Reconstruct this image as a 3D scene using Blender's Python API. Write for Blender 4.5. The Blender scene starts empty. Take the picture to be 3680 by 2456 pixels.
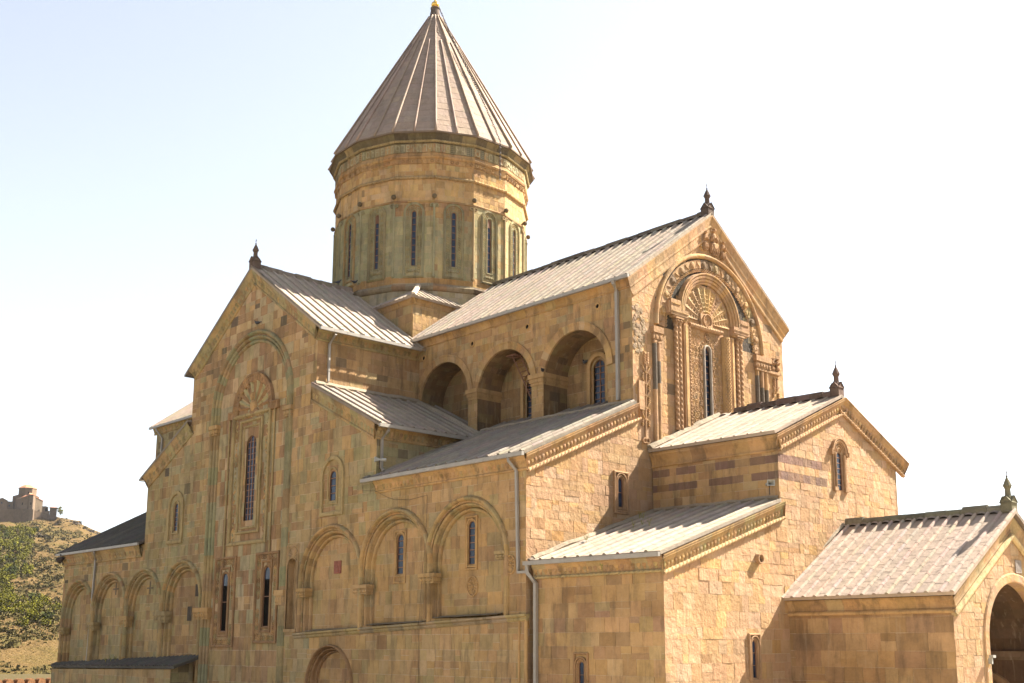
import bpy, math, random
from mathutils import Vector, Matrix, noise
from mathutils.geometry import delaunay_2d_cdt
PI = math.pi
SC = bpy.context.scene
COL = SC.collection
R = math.radians

# ------------------------------------------------------------------ camera, sky, sun, exposure
cam_d = bpy.data.cameras.new('camera')
cam = bpy.data.objects.new('camera', cam_d); COL.objects.link(cam); SC.camera = cam
cam_d.sensor_width = 36.0
cam_d.lens = 4104.93 / 3680 * 36
cam_d.shift_x = (1840 - 1872.02) / 3680
cam_d.shift_y = (1559.08 - 1228) / 3680
cam_d.clip_start = 0.5; cam_d.clip_end = 12000
yaw, pitch, roll = 0.8157, 0.1837, 0.0018
fw = Vector((-math.sin(yaw) * math.cos(pitch), math.cos(yaw) * math.cos(pitch), math.sin(pitch)))
rt = Vector((math.cos(yaw), math.sin(yaw), 0)); up = rt.cross(fw)
r2 = rt * math.cos(roll) + up * math.sin(roll); u2 = up * math.cos(roll) - rt * math.sin(roll)
cam.matrix_world = Matrix(((r2.x, u2.x, -fw.x, 37.5132), (r2.y, u2.y, -fw.y, -35.6381), (r2.z, u2.z, -fw.z, 1.7), (0, 0, 0, 1)))

SUN_AZ, SUN_EL = R(71.5), R(46)          # azimuth counted from +X towards +Y
sun_dir = Vector((math.cos(SUN_EL) * math.cos(SUN_AZ), math.cos(SUN_EL) * math.sin(SUN_AZ), math.sin(SUN_EL)))
world = bpy.data.worlds.new('World'); SC.world = world; world.use_nodes = True
wn = world.node_tree.nodes; wl = world.node_tree.links
bg = wn['Background']
sky = wn.new('ShaderNodeTexSky'); sky.sky_type = 'NISHITA'; sky.sun_disc = False
sky.sun_elevation = SUN_EL; sky.sun_rotation = PI / 2 - SUN_AZ
sky.altitude = 0; sky.air_density = 1.0; sky.dust_density = 1.1; sky.ozone_density = 1.0
hs = wn.new('ShaderNodeHueSaturation'); hs.inputs['Saturation'].default_value = .45
wl.new(sky.outputs[0], hs.inputs['Color']); wl.new(hs.outputs[0], bg.inputs[0]); bg.inputs[1].default_value = 0.05
sun_l = bpy.data.lights.new('sun', 'SUN'); sun_l.energy = 5.0; sun_l.angle = R(0.53); sun_l.color = (1.0, 0.93, 0.81)
sun = bpy.data.objects.new('sun', sun_l); COL.objects.link(sun)
sun.rotation_euler = sun_dir.to_track_quat('Z', 'Y').to_euler(); sun.location = (20, 60, 80)
SC.view_settings.view_transform = 'Standard'; SC.view_settings.look = 'None'
SC.view_settings.gamma = 1.0; SC.view_settings.use_curve_mapping = False
SC.view_settings.exposure = 2.52

# ------------------------------------------------------------------ materials
def new_mat(name):
    m = bpy.data.materials.new(name); m.use_nodes = True
    nt = m.node_tree
    return m, nt, nt.nodes['Principled BSDF']

def nd(nt, typ, **kw):
    n = nt.nodes.new(typ)
    for k, v in kw.items():
        if k.startswith('i_'):
            n.inputs[k[2:].replace('_', ' ')].default_value = v
        else:
            setattr(n, k, v)
    return n

def mth(nt, op, a, b=None):
    n = nt.nodes.new('ShaderNodeMath'); n.operation = op
    for i, x in enumerate((a, b)):
        if x is None: continue
        if isinstance(x, (int, float)): n.inputs[i].default_value = x
        else: nt.links.new(x, n.inputs[i])
    return n.outputs[0]

def ramp(nt, src, stops):
    n = nt.nodes.new('ShaderNodeValToRGB')
    el = n.color_ramp.elements
    while len(el) < len(stops): el.new(0.5)
    for e, (p, c) in zip(el, stops):
        e.position = p; e.color = (c, c, c, 1) if isinstance(c, (int, float)) else (*c, 1)
    nt.links.new(src, n.inputs[0])
    return n.outputs[0]

def mixc(nt, fac, a, b, blend='MIX'):
    n = nt.nodes.new('ShaderNodeMix'); n.data_type = 'RGBA'; n.blend_type = blend
    if isinstance(fac, (int, float)): n.inputs[0].default_value = fac
    else: nt.links.new(fac, n.inputs[0])
    for i, x in ((6, a), (7, b)):
        if isinstance(x, tuple): n.inputs[i].default_value = (*x, 1)
        else: nt.links.new(x, n.inputs[i])
    return n.outputs[2]

def noise_tex(nt, co, scale, detail=4, rough=.6, stretch=None):
    if stretch:
        mp = nt.nodes.new('ShaderNodeMapping'); mp.inputs['Scale'].default_value = stretch
        nt.links.new(co, mp.inputs[0]); co = mp.outputs[0]
    n = nt.nodes.new('ShaderNodeTexNoise'); n.inputs['Scale'].default_value = scale
    n.inputs['Detail'].default_value = detail; n.inputs['Roughness'].default_value = rough
    nt.links.new(co, n.inputs[0])
    return n.outputs[0]

def stone_mat(name, bump=.5, fine=26, streak=.55, lime=.35, mott=.5, rough=.92, coarse=3.2, broad=.78):
    m, nt, b = new_mat(name)
    geo = nt.nodes.new('ShaderNodeNewGeometry'); co = geo.outputs['Position']
    at = nt.nodes.new('ShaderNodeAttribute'); at.attribute_name = 'tint'
    c = at.outputs['Color']
    n1 = noise_tex(nt, co, 2.3, 6, .65)
    f1 = ramp(nt, n1, [(.28, 1 - mott * .55), (.55, 1.0), (.75, 1 + mott * .25)])
    c = mixc(nt, 1.0, c, f1, 'MULTIPLY')
    n0 = noise_tex(nt, co, .42, 5, .62)
    c = mixc(nt, 1.0, c, ramp(nt, n0, [(.3, broad), (.52, 1.0), (.7, 1.1)]), 'MULTIPLY')
    n2 = noise_tex(nt, co, 11, 5, .7)
    f2 = ramp(nt, n2, [(.3, .78), (.5, 1.0), (.72, 1.14)])
    c = mixc(nt, mott, c, f2, 'MULTIPLY')
    # rain streaks: dark lichen and pale lime runs
    s1 = noise_tex(nt, co, 1.0, 6, .68, (2.3, 2.3, .42))
    f3 = ramp(nt, s1, [(.5, 0.0), (.66, streak)])
    c = mixc(nt, f3, c, (.06, .047, .033))
    s2 = noise_tex(nt, co, 1.0, 5, .65, (3.6, 3.6, .55))
    f4 = ramp(nt, s2, [(.56, 0.0), (.70, lime)])
    c = mixc(nt, f4, c, (.33, .25, .165))
    nt.links.new(c, b.inputs['Base Color'])
    b.inputs['Roughness'].default_value = rough
    b.inputs['Specular IOR Level'].default_value = .06
    n3 = noise_tex(nt, co, coarse, 5, .62); n4 = noise_tex(nt, co, fine, 4, .7)
    h = mth(nt, 'ADD', n3, mth(nt, 'MULTIPLY', n4, .22))
    bp = nt.nodes.new('ShaderNodeBump'); bp.inputs['Strength'].default_value = bump; bp.inputs['Distance'].default_value = .12
    nt.links.new(h, bp.inputs['Height']); nt.links.new(bp.outputs[0], b.inputs['Normal'])
    return m

M_WALL = stone_mat('masonry_stone', .4, 24, .46, .34, .3, broad=.72)
M_LIT = stone_mat('rough_hewn_stone', .6, 16, .2, .22, .25, coarse=3.0)
M_TRIM = stone_mat('carved_stone', .45, 26, .5, .12, .35)
M_ROOF = stone_mat('roof_slab_stone', .35, 18, .14, .1, .28, .88, broad=.9)

def plain_mat(name, col, rough=.6, metal=0.0, var=.2, scale=6, bump=0, spec=.4):
    m, nt, b = new_mat(name)
    geo = nt.nodes.new('ShaderNodeNewGeometry')
    n = noise_tex(nt, geo.outputs['Position'], scale, 5)
    f = ramp(nt, n, [(.3, 1 - var), (.7, 1 + var)])
    c = mixc(nt, 1.0, col, f, 'MULTIPLY')
    nt.links.new(c, b.inputs['Base Color'])
    b.inputs['Roughness'].default_value = rough; b.inputs['Metallic'].default_value = metal; b.inputs['Specular IOR Level'].default_value = spec
    if bump:
        bp = nt.nodes.new('ShaderNodeBump'); bp.inputs['Strength'].default_value = bump; bp.inputs['Distance'].default_value = .05
        nt.links.new(n, bp.inputs['Height']); nt.links.new(bp.outputs[0], b.inputs['Normal'])
    return m

M_GLASS = plain_mat('window_glass', (.022, .032, .055), .12, 0, .5, 1.5, spec=.22)
M_BAR = plain_mat('rusty_iron', (.19, .095, .055), .7, .2)
M_DARK = plain_mat('dark_void', (.006, .005, .004), .95, spec=.05)  # near-black sheets standing in for the shade inside openings
M_GUT = plain_mat('painted_gutter_metal', (.25, .225, .195), .45, .2, .12, 2)
M_IRON = plain_mat('black_iron', (.05, .035, .028), .6, .5)
M_GOLD = plain_mat('gilded_copper', (.85, .52, .12), .22, 1.0, .08)
M_HORN = plain_mat('grey_plastic', (.27, .265, .24), .5, 0, .1)
M_BIRD = plain_mat('pigeon_feathers', (.035, .037, .045), .7, 0, .35, 30)
M_RED = plain_mat('red_stone', (.21, .075, .05), .9, 0, .3, 9, .4)
M_TILE = plain_mat('terracotta_tile', (.34, .15, .075), .85, 0, .2, .6)
M_LEAF = plain_mat('leaf_olive', (.095, .088, .010), .8, 0, .45, .12, spec=.05)
M_LEAF2 = plain_mat('leaf_grey_green', (.075, .060, .022), .8, 0, .4, .12, spec=.05)
M_LEAF3 = plain_mat('leaf_dark_green', (.045, .052, .014), .8, 0, .4, .12, spec=.05)
M_BARK = plain_mat('bark', (.09, .065, .045), .9)
M_WEED = plain_mat('weed_leaf', (.22, .20, .05), .8, 0, .3, 12)
M_CAST = plain_mat('dark_brown_stone', (.085, .052, .042), .9, 0, .3, 12, .3)
M_ROCK = plain_mat('hill_rock', (.08, .064, .05), .95, 0, .45, .35, .8, spec=.05)
M_BRICK = plain_mat('fort_brick', (.13, .065, .032), .95, 0, .35, 5, .6, spec=.05)

# ------------------------------------------------------------------ mesh building
class Frame:
    def __init__(s, o, u, v):
        s.o = Vector(o); s.u = Vector(u).normalized(); s.v = Vector(v).normalized(); s.n = s.u.cross(s.v)
    def __call__(s, u, v, n=0.0):
        return s.o + s.u * u + s.v * v + s.n * n

class MB:
    def __init__(s, tint=(.4, .265, .135)):
        s.v = []; s.f = []; s.c = []; s.tint = tint; s.sm = []; s.smooth = False
    def vert(s, p):
        s.v.append((p[0], p[1], p[2])); return len(s.v) - 1
    def face(s, ids, tint=None):
        s.f.append(tuple(ids)); s.c.append(tint or s.tint); s.sm.append(s.smooth)
    def quad(s, a, b, c, d, tint=None):
        i = len(s.v)
        for p in (a, b, c, d): s.v.append((p[0], p[1], p[2]))
        s.face((i, i + 1, i + 2, i + 3), tint)
    def poly(s, pts, tint=None):
        i = len(s.v)
        for p in pts: s.v.append((p[0], p[1], p[2]))
        s.face(range(i, i + len(pts)), tint)
    def grid(s, rows, closed=False, tint=None, caps=False):
        base = [[s.vert(p) for p in r] for r in rows]
        n = len(rows[0])
        for a, b in zip(base, base[1:]):
            for j in range(n if closed else n - 1):
                k = (j + 1) % n
                s.face((a[j], a[k], b[k], b[j]), tint)
        if caps:
            s.face(base[0][::-1], tint); s.face(base[-1], tint)
    def box(s, F, u0, u1, v0, v1, n0, n1, tint=None):
        p = [F(u, v, n) for n in (n0, n1) for (u, v) in ((u0, v0), (u1, v0), (u1, v1), (u0, v1))]
        i = len(s.v)
        for q in p: s.v.append((q[0], q[1], q[2]))
        for f in ((4, 5, 6, 7), (3, 2, 1, 0), (0, 1, 5, 4), (1, 2, 6, 5), (2, 3, 7, 6), (3, 0, 4, 7)):
            s.face([i + k for k in f], tint)
    def build(s, name, mat, parent=None, label=None):
        me = bpy.data.meshes.new(name)
        me.from_pydata(s.v, [], s.f)
        a = me.attributes.new('tint', 'FLOAT_COLOR', 'FACE')
        a.data.foreach_set('color', [x for c in s.c for x in (c[0], c[1], c[2], 1.0)])
        me.polygons.foreach_set('use_smooth', s.sm)
        me.materials.append(mat); me.update()
        o = bpy.data.objects.new(name, me); COL.objects.link(o)
        if parent: o.parent = parent
        if label: o['label'] = label
        return o

def thing(name, label, cat, loc=(0, 0, 0), group=None):
    o = bpy.data.objects.new(name, None); COL.objects.link(o); o.location = loc
    o.empty_display_size = .3
    return tag(o, label, cat, group)
def tag(o, label, cat, group=None):
    o['label'] = label; o['category'] = cat
    if group: o['group'] = group
    return o
def struct(o):
    o['kind'] = 'structure'; return o

# ---- tints
OCH = (.375, .236, .108); BRN = (.255, .152, .078); GRN = (.262, .226, .122); GRY = (.065, .054, .043)
PUR = (.165, .10, .076); PAL = (.41, .29, .16); ORA = (.335, .193, .08); OLV = (.30, .226, .112); MOR = (.40, .30, .195)
def jit(c, rng, a=.12):
    k = 1 + rng.uniform(-a, a); return (c[0] * k * (1 + rng.uniform(-.04, .04)), c[1] * k, c[2] * k * (1 + rng.uniform(-.08, .08)))
SOFT = .52
def pick(rng, *wc, soft=None):
    W = sum(w for w, c in wc); t = rng.random() * W
    mean = [sum(w * c[i] for w, c in wc) / W for i in range(3)]
    for w, c in wc:
        t -= w
        if t <= 0: break
    k = soft or (SOFT if rng.random() > .12 else .85)
    return jit(tuple(m + (x - m) * k for m, x in zip(mean, c)), rng, .07)
def zone(u, v, s=.12, seed=0):
    return noise.noise(Vector((u * s, v * s, seed * 7.3)))

# ---- 2D polygons
def area(p):
    return sum(a[0] * b[1] - b[0] * a[1] for a, b in zip(p, p[1:] + p[:1])) / 2
def ccw(p):
    return list(p) if area(list(p)) > 0 else list(p)[::-1]
def arch_path(cx, r, v0, vs, seg=14, pointed=1.0):
    """left foot, up, round, right foot"""
    p = [(cx - r, v0), (cx - r, vs)]
    for i in range(1, seg):
        a = PI - PI * i / seg
        p.append((cx + r * math.cos(a), vs + r * pointed * math.sin(a)))
    p += [(cx + r, vs), (cx + r, v0)]
    return p
def arch_poly(*a, **k):
    return ccw(arch_path(*a, **k))
def rect(u0, u1, v0, v1):
    return [(u0, v0), (u1, v0), (u1, v1), (u0, v1)]
def bb(p):
    return min(q[0] for q in p), max(q[0] for q in p), min(q[1] for q in p), max(q[1] for q in p)
def inside(p, x, y):
    c = False
    for (x1, y1), (x2, y2) in zip(p, p[1:] + p[:1]):
        if (y1 > y) != (y2 > y) and x < (x2 - x1) * (y - y1) / (y2 - y1) + x1: c = not c
    return c
def seg_hits_rect(a, b, x0, x1, y0, y1):
    if max(a[0], b[0]) < x0 or min(a[0], b[0]) > x1 or max(a[1], b[1]) < y0 or min(a[1], b[1]) > y1: return False
    dx, dy = b[0] - a[0], b[1] - a[1]; t0, t1 = 0.0, 1.0
    for p, q in ((-dx, a[0] - x0), (dx, x1 - a[0]), (-dy, a[1] - y0), (dy, y1 - a[1])):
        if abs(p) < 1e-12:
            if q < 0: return False
        else:
            t = q / p
            if p < 0: t0 = max(t0, t)
            else: t1 = min(t1, t)
            if t0 > t1: return False
    return True
def cdt(faces, want, avoid):
    """triangles lying in every face of want and in none of avoid"""
    pts = []; fs = []
    for p in faces:
        fs.append(list(range(len(pts), len(pts) + len(p)))); pts += [Vector(q) for q in p]
    vs, _, tris, _, _, of = delaunay_2d_cdt(pts, [], fs, 1, 1e-5, True)
    out = [t for t, o in zip(tris, of) if all(w in o for w in want) and not any(a in o for a in avoid)]
    return vs, out

def masonry(mb, F, outline, holes=(), ch=(.42, .6), cw=(.35, .85), pal=None, seed=1, relief=.02, gap=.006, skirt=.05,
            tilt=0.0, cols=None, back=True, jag=.012, split=.12):
    """irregular ashlar: every block is its own little slab standing a few mm to cm proud of the mortar"""
    rng = random.Random(seed)
    outline = ccw(outline); holes = [ccw(h) for h in holes]
    x0, x1, y0, y1 = bb(outline)
    edges = [(a, b) for p in [outline] + holes for a, b in zip(p, p[1:] + p[:1])]
    hb = [bb(h) for h in holes]
    if back:
        vs, tr = cdt([outline] + holes, [0], range(1, 1 + len(holes)))
        for t in tr: mb.poly([F(vs[i].x, vs[i].y, -.014) for i in t], MOR)
    rects = []
    v = y0 - rng.uniform(0, ch[0] * .5); row = 0
    while v < y1:
        h = rng.uniform(*ch); u = x0 - rng.uniform(0, cw[0])
        if cols: u = x0 - (cols * .5 if row % 2 and cols > 3 else 0)
        while u < x1:
            w = cols if cols else rng.uniform(*cw)
            if not cols and rng.random() < split and h > .4:
                k = rng.uniform(.4, .6); rects.append((u, u + w, v, v + h * k)); rects.append((u, u + w, v + h * k, v + h))
            else:
                rects.append((u, u + w, v, v + h))
            u += w
        v += h; row += 1
    for (a, b, c, d) in rects:
        if b < x0 or a > x1 or d < y0 or c > y1: continue
        a += gap; b -= gap; c += gap; d -= gap
        if b - a < .02 or d - c < .02: continue
        near = any(seg_hits_rect(p, q, a - jag, b + jag, c - jag, d + jag) for p, q in edges)
        mu, mv = (a + b) / 2, (c + d) / 2
        if not near and (not inside(outline, mu, mv) or any(inside(h, mu, mv) for h in holes)): continue
        tint = pal(mu, mv, rng) if pal else jit(mb.tint, rng)
        n = rng.uniform(0, relief * .35) if relief else 0
        if rng.random() < .06: n += relief * .8
        elif rng.random() < .05: n -= min(.012, relief)
        J = lambda: rng.uniform(-jag, jag)
        q = [(a + J(), c + J()), (b + J(), c + J()), (b + J(), d + J()), (a + J(), d + J())]
        hgt = max(1e-6, d - c)
        dn = lambda p: n + tilt * (1 - (p[1] - c) / hgt)
        if not near:
            P = [F(p[0], p[1], dn(p)) for p in q]
            mb.quad(*P, tint)
            if skirt:
                B = [F(p[0], p[1], -skirt) for p in q]
                for i in range(4): mb.quad(B[i], B[(i + 1) % 4], P[(i + 1) % 4], P[i], tint)
        else:
            hs = [h for h, e in zip(holes, hb) if not (b < e[0] or a > e[1] or d < e[2] or c > e[3])]
            vs, tr = cdt([q, outline] + hs, [0, 1], range(2, 2 + len(hs)))
            cnt = {}
            for t in tr:
                mb.poly([F(vs[i].x, vs[i].y, dn(vs[i])) for i in t], tint)
                for e in ((t[0], t[1]), (t[1], t[2]), (t[2], t[0])):
                    k = (min(e), max(e)); cnt[k] = cnt.get(k, 0) + 1
            if skirt:
                for (i, j), k in cnt.items():
                    if k == 1:
                        p, r = vs[i], vs[j]
                        mb.quad(F(p.x, p.y, -skirt), F(r.x, r.y, -skirt), F(r.x, r.y, dn(r)), F(p.x, p.y, dn(p)), tint)

def moulding(mb, F, path, prof, closed=False, tintf=None, seglen=None):
    """sweep profile points (offset to the left of the path, outward) along an in-plane path with mitred corners"""
    pts = list(path)
    if seglen:
        q = []
        for a, b in zip(pts, pts[1:] + (pts[:1] if closed else [])):
            k = max(1, int(math.dist(a, b) / seglen))
            q += [(a[0] + (b[0] - a[0]) * i / k, a[1] + (b[1] - a[1]) * i / k) for i in range(k)]
        if not closed: q.append(pts[-1])
        pts = q
    n = len(pts); rows = []
    for i, p in enumerate(pts):
        a = pts[i - 1] if (i > 0 or closed) else None
        b = pts[(i + 1) % n] if (i < n - 1 or closed) else None
        ds = []
        if a: ds.append(((p[0] - a[0]), (p[1] - a[1])))
        if b: ds.append(((b[0] - p[0]), (b[1] - p[1])))
        ns = []
        for d in ds:
            L = math.hypot(*d) or 1; ns.append((-d[1] / L, d[0] / L))
        if len(ns) == 2:
            m = (ns[0][0] + ns[1][0], ns[0][1] + ns[1][1]); L = math.hypot(*m) or 1; m = (m[0] / L, m[1] / L)
            k = 1 / max(.35, m[0] * ns[0][0] + m[1] * ns[0][1]); m = (m[0] * k, m[1] * k)
        else: m = ns[0]
        rows.append([F(p[0] + m[0] * o, p[1] + m[1] * o, h) for o, h in prof])
    if closed: rows.append(rows[0])
    for i, (a, b) in enumerate(zip(rows, rows[1:])):
        t = tintf(i) if tintf else None
        for j in range(len(prof) - 1): mb.quad(a[j], a[j + 1], b[j + 1], b[j], t)
    if not closed:
        mb.poly(rows[0][::-1], tintf(0) if tintf else None); mb.poly(rows[-1], tintf(len(rows) - 2) if tintf else None)

def roll_prof(*rolls, base=-.03, steps=6):
    """rounded rolls (start, width, n, height): half-round bumps side by side"""
    p = []
    for (s, w, n, h) in rolls:
        for i in range(steps + 1):
            a = PI * i / steps
            p.append((s + w / 2 - w / 2 * math.cos(a), n + h * math.sin(a)))
    return p
def lump(mb, F, u, v, ru, rv, h, rot=0.0, n0=0.0, tint=None, k=8):
    c, s = math.cos(rot), math.sin(rot); rows = []
    for t, hh in ((1.0, 0), (.82, .55), (.45, .9)):
        rows.append([F(u + (ru * t * math.cos(a) * c - rv * t * math.sin(a) * s), v + (ru * t * math.cos(a) * s + rv * t * math.sin(a) * c), n0 + h * hh)
                     for a in [2 * PI * i / k for i in range(k)]])
    mb.grid(rows, True, tint); mb.poly([Vector(p) for p in rows[-1]], tint)
def ring2(mb, F, u, v, r, w, h, n0=0.0, k=12, tint=None, a0=0, a1=2 * PI, ry=None):
    q = (ry or r) / r; rows = []; full = abs(a1 - a0 - 2 * PI) < 1e-6
    for i in range(k + 1):
        a = a0 + (a1 - a0) * i / k; c, s = math.cos(a), math.sin(a) * q
        rows.append([F(u + (r + o) * c, v + (r + o) * s, n0 + hh) for o, hh in ((-w / 2, 0), (-w / 4, h), (w / 4, h), (w / 2, 0))])
    mb.grid(rows, False, tint)
def tube(mb, pts, r, n=8, tint=None, square=False, up=None, rf=None, twist=0.0, lobes=0, amp=0.0):
    pts = [Vector(p) for p in pts]; rows = []; dist = 0
    ref = Vector(up) if up else None
    for i, p in enumerate(pts):
        d = (pts[min(i + 1, len(pts) - 1)] - pts[max(i - 1, 0)]).normalized()
        if i: dist += (p - pts[i - 1]).length
        h = ref or (Vector((0, 0, 1)) if abs(d.z) < .95 else Vector((1, 0, 0)))
        a = d.cross(h).normalized(); b = a.cross(d).normalized()
        rr = rf(i / max(1, len(pts) - 1)) if rf else r
        row = []
        for j in range(n):
            t = 2 * PI * j / n + (PI / 4 if square else 0)
            q = rr * (1 + (amp * math.cos(lobes * t - twist * dist) if lobes else 0)) * (1.414 if square else 1)
            row.append(p + a * (q * math.cos(t)) + b * (q * math.sin(t)))
        rows.append(row)
    mb.grid(rows, True, tint, caps=True)
def rope(mb, a, b, r, pitch=.32, tint=None, step=.055, n=10):
    a = Vector(a); b = Vector(b); L = (b - a).length; k = max(2, int(L / step))
    tube(mb, [a.lerp(b, i / k) for i in range(k + 1)], r, n, tint, twist=2 * PI / pitch, lobes=2, amp=.2)
def along(path, pitch, end=.0):
    """points and directions spaced along a 2D path"""
    out = []; carry = pitch / 2 + end
    for a, b in zip(path, path[1:]):
        L = math.dist(a, b)
        if L < 1e-6: continue
        d = ((b[0] - a[0]) / L, (b[1] - a[1]) / L); t = carry
        while t < L:
            out.append((a[0] + d[0] * t, a[1] + d[1] * t, d)); t += pitch
        carry = t - L
    return out

# cornice under an eave or along a rake; path runs so that its left side is up; top line at o = 0
CAV = [(-.92, -.03), (-.92, .05), (-.88, .10), (-.82, .11), (-.77, .07), (-.75, .035), (-.62, .05), (-.46, .10), (-.32, .18), (-.2, .27), (-.16, .30), (-.05, .31), (-.05, .34), (.0, .34)]
def cornice(mb, F, path, k=1.0, carved=0.0, tints=None, rope_at=False, seed=0):
    rng = random.Random(seed)
    prof = [(o * k, n * (k if n > 0 else 1)) for o, n in CAV]
    tf = None
    if tints: tf = lambda i: tints(i, rng)
    moulding(mb, F, path, prof, tintf=tf, seglen=.8)
    if carved:
        for (u, v, d) in along(path, carved):
            nl = (-d[1], d[0]); base = tints(int(u * 2), rng) if tints else mb.tint
            # palmette: an arched rib with a leaf inside, standing on the cavetto
            ang = math.atan2(d[1], d[0])
            for (o, n0, ru, rv, h) in ((-.40, .13, .42, .2, .032), (-.60, .055, .3, .12, .03)):
                cu, cv = u + nl[0] * o * k, v + nl[1] * o * k
                lump(mb, F, cu, cv, carved * ru, rv * k, h * k, ang, n0 * k, jit(base, rng, .15), 7)
    if rope_at:
        for a, b in zip(path, path[1:]):
            L = math.dist(a, b); nl = (-(b[1] - a[1]) / L, (b[0] - a[0]) / L)
            o = -.86 * k
            rope(mb, F(a[0] + nl[0] * o, a[1] + nl[1] * o, .1 * k), F(b[0] + nl[0] * o, b[1] + nl[1] * o, .1 * k), .085 * k, .26, tints(0, rng) if tints else None)

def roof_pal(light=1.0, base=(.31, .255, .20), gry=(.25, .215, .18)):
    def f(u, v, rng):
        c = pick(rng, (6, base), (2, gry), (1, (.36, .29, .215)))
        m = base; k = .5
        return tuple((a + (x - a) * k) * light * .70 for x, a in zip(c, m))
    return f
def vline_range(poly, u):
    ys = []
    for (x1, y1), (x2, y2) in zip(poly, poly[1:] + poly[:1]):
        if (x1 > u) != (x2 > u): ys.append(y1 + (y2 - y1) * (u - x1) / (x2 - x1))
    ys.sort(); return ys
def roof_plane(mb, F, outline, pitch=.76, rowh=.72, seed=1, thick=.13, rib=.1, pal=None, u_off=.0, rim=True, caps=0):
    outline = ccw(outline); rng = random.Random(seed); pal = pal or roof_pal()
    x0, x1, y0, y1 = bb(outline)
    # slab rows between the ribs
    sub = Frame(F(0, 0, 0), F.u, F.v)
    k0 = math.floor((x0 - u_off) / pitch)
    edges = [(a, b) for a, b in zip(outline, outline[1:] + outline[:1])]
    c = k0
    while u_off + c * pitch < x1:
        run = pal(c, 0, rng)
        a, b = u_off + c * pitch + .002, u_off + (c + 1) * pitch - .002
        v = y0 - rng.uniform(0, rowh)
        while v < y1:
            h = rowh * rng.uniform(.9, 1.1); t = v + h - .001
            if b > x0 and a < x1:
                near = any(seg_hits_rect(p, q, a, b, v, t) for p, q in edges)
                if near or inside(outline, (a + b) / 2, (v + t) / 2):
                    tint = tuple(x * (.75 + .25 * y / .264) if False else x * .8 + y * .2 for x, y in zip(run, pal(a, v, rng))); n = rng.uniform(0, .004)
                    dn = lambda y: n + .005 * (1 - (y - v) / h)
                    q = [(a, v), (b, v), (b, t), (a, t)]
                    if near:
                        vs, tr = cdt([q, outline], [0, 1], ())
                        for tt in tr: mb.poly([F(vs[i].x, vs[i].y, dn(vs[i].y)) for i in tt], tint)
                    else:
                        mb.quad(*[F(x, y, dn(y)) for x, y in q], tint)
                        mb.quad(F(a, v, -.03), F(b, v, -.03), F(b, v, dn(v)), F(a, v, dn(v)), tint)
            v += h
        c += 1
    # rolls over the joints
    if rib:
        c = k0
        while u_off + c * pitch < x1 + .01:
            u = min(max(u_off + c * pitch, x0 + rib * .6), x1 - rib * .6); ys = vline_range(outline, u)
            for lo, hi in zip(ys[::2], ys[1::2]):
                v = lo - .02; rrun = pal(u, v, rng)
                while v < hi - .05:
                    e = min(hi, v + rowh * 1.05); tint = tuple(x * 1.06 * rng.uniform(.94, 1.04) for x in rrun)
                    rows = []
                    for vv, rr in ((v, rib * 1.04), (e + .03, rib * .96)):
                        rows.append([F(u + rr * math.cos(t), vv, .012 + rr * .95 * math.sin(t)) for t in [PI * i / 6 for i in range(7)]])
                    sm = mb.smooth; mb.smooth = True; mb.grid(rows, False, tint); mb.smooth = sm
                    mb.poly(rows[0][::-1], tuple(x * .8 for x in tint))
                    v = e
            c += 1
    if caps:                                            # cover tiles tucked under the ridge, a dark disc painting the shaded hollow at the lower end
        c = k0
        while u_off + (c + .5) * pitch < x1:
            u = u_off + (c + .5) * pitch; ys = vline_range(outline, u)
            if u > x0 + .1 and ys:
                top = ys[-1]; w = pitch * .36; t = jit((.24, .19, .15), rng)
                rows = [[F(u + w * math.cos(q), vv, .02 + caps * math.sin(q)) for q in [PI * i / 8 for i in range(9)]] for vv in (top - caps * 2.4, top + .02)]
                mb.grid(rows, False, t); mb.poly([F(u + w * .86 * math.cos(q), top - caps * 2.2, .02 + caps * .85 * math.sin(q)) for q in [PI * i / 8 for i in range(9)]], (.02, .017, .014))
            c += 1
    # deck below and rim
    vs, tr = cdt([outline], [0], ())
    for t in tr:
        mb.poly([F(vs[i].x, vs[i].y, -.012) for i in t], (.17, .14, .11))
        mb.poly([F(vs[i].x, vs[i].y, -thick) for i in t][::-1], (.17, .13, .10))
    if rim:
        for a, b in edges:
            mb.quad(F(*a, -thick), F(*b, -thick), F(*b, .03), F(*a, .03), pal(a[0], a[1], rng))

def gutter(name, parent, a, b, out, down_at=None):
    """box gutter from a to b hung on the eave, out = outward direction"""
    a = Vector(a); b = Vector(b); d = (b - a).normalized(); o = Vector(out).normalized()
    F = Frame(a, d, Vector((0, 0, 1))); s = 1 if F.n.dot(o) > 0 else -1
    L = (b - a).length; mb = MB()
    def bx(u0, u1, v0, v1, n0, n1): mb.box(F, u0, u1, v0, v1, *sorted((s * n0, s * n1)))
    bx(0, L, -.15, .03, .10, .12); bx(0, L, -.15, -.13, -.03, .10); bx(0, .02, -.13, .03, -.03, .10); bx(L - .02, L, -.13, .03, -.03, .10)
    k = int(L / .95)
    for i in range(1, k + 1):
        t = i * L / (k + 1); bx(t - .012, t + .012, -.157, .035, .08, .126)
    return mb.build(name, M_GUT, parent)
def downpipe(parent, pts, r=.062):
    mb = MB(); tube(mb, pts, r, 4, square=True, up=None)
    d = [Vector(p) for p in pts]
    for a, b in zip(d, d[1:]):
        L = (b - a).length
        if L > 2:
            for i in range(1, int(L / 1.6) + 1):
                p = a.lerp(b, i * 1.6 / L if i * 1.6 < L else 1); q = (b - a).normalized() * .02
                tube(mb, [p - q, p + q], r * 1.18, 4, square=True)
    return mb.build('downpipe', M_GUT, parent)

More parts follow.
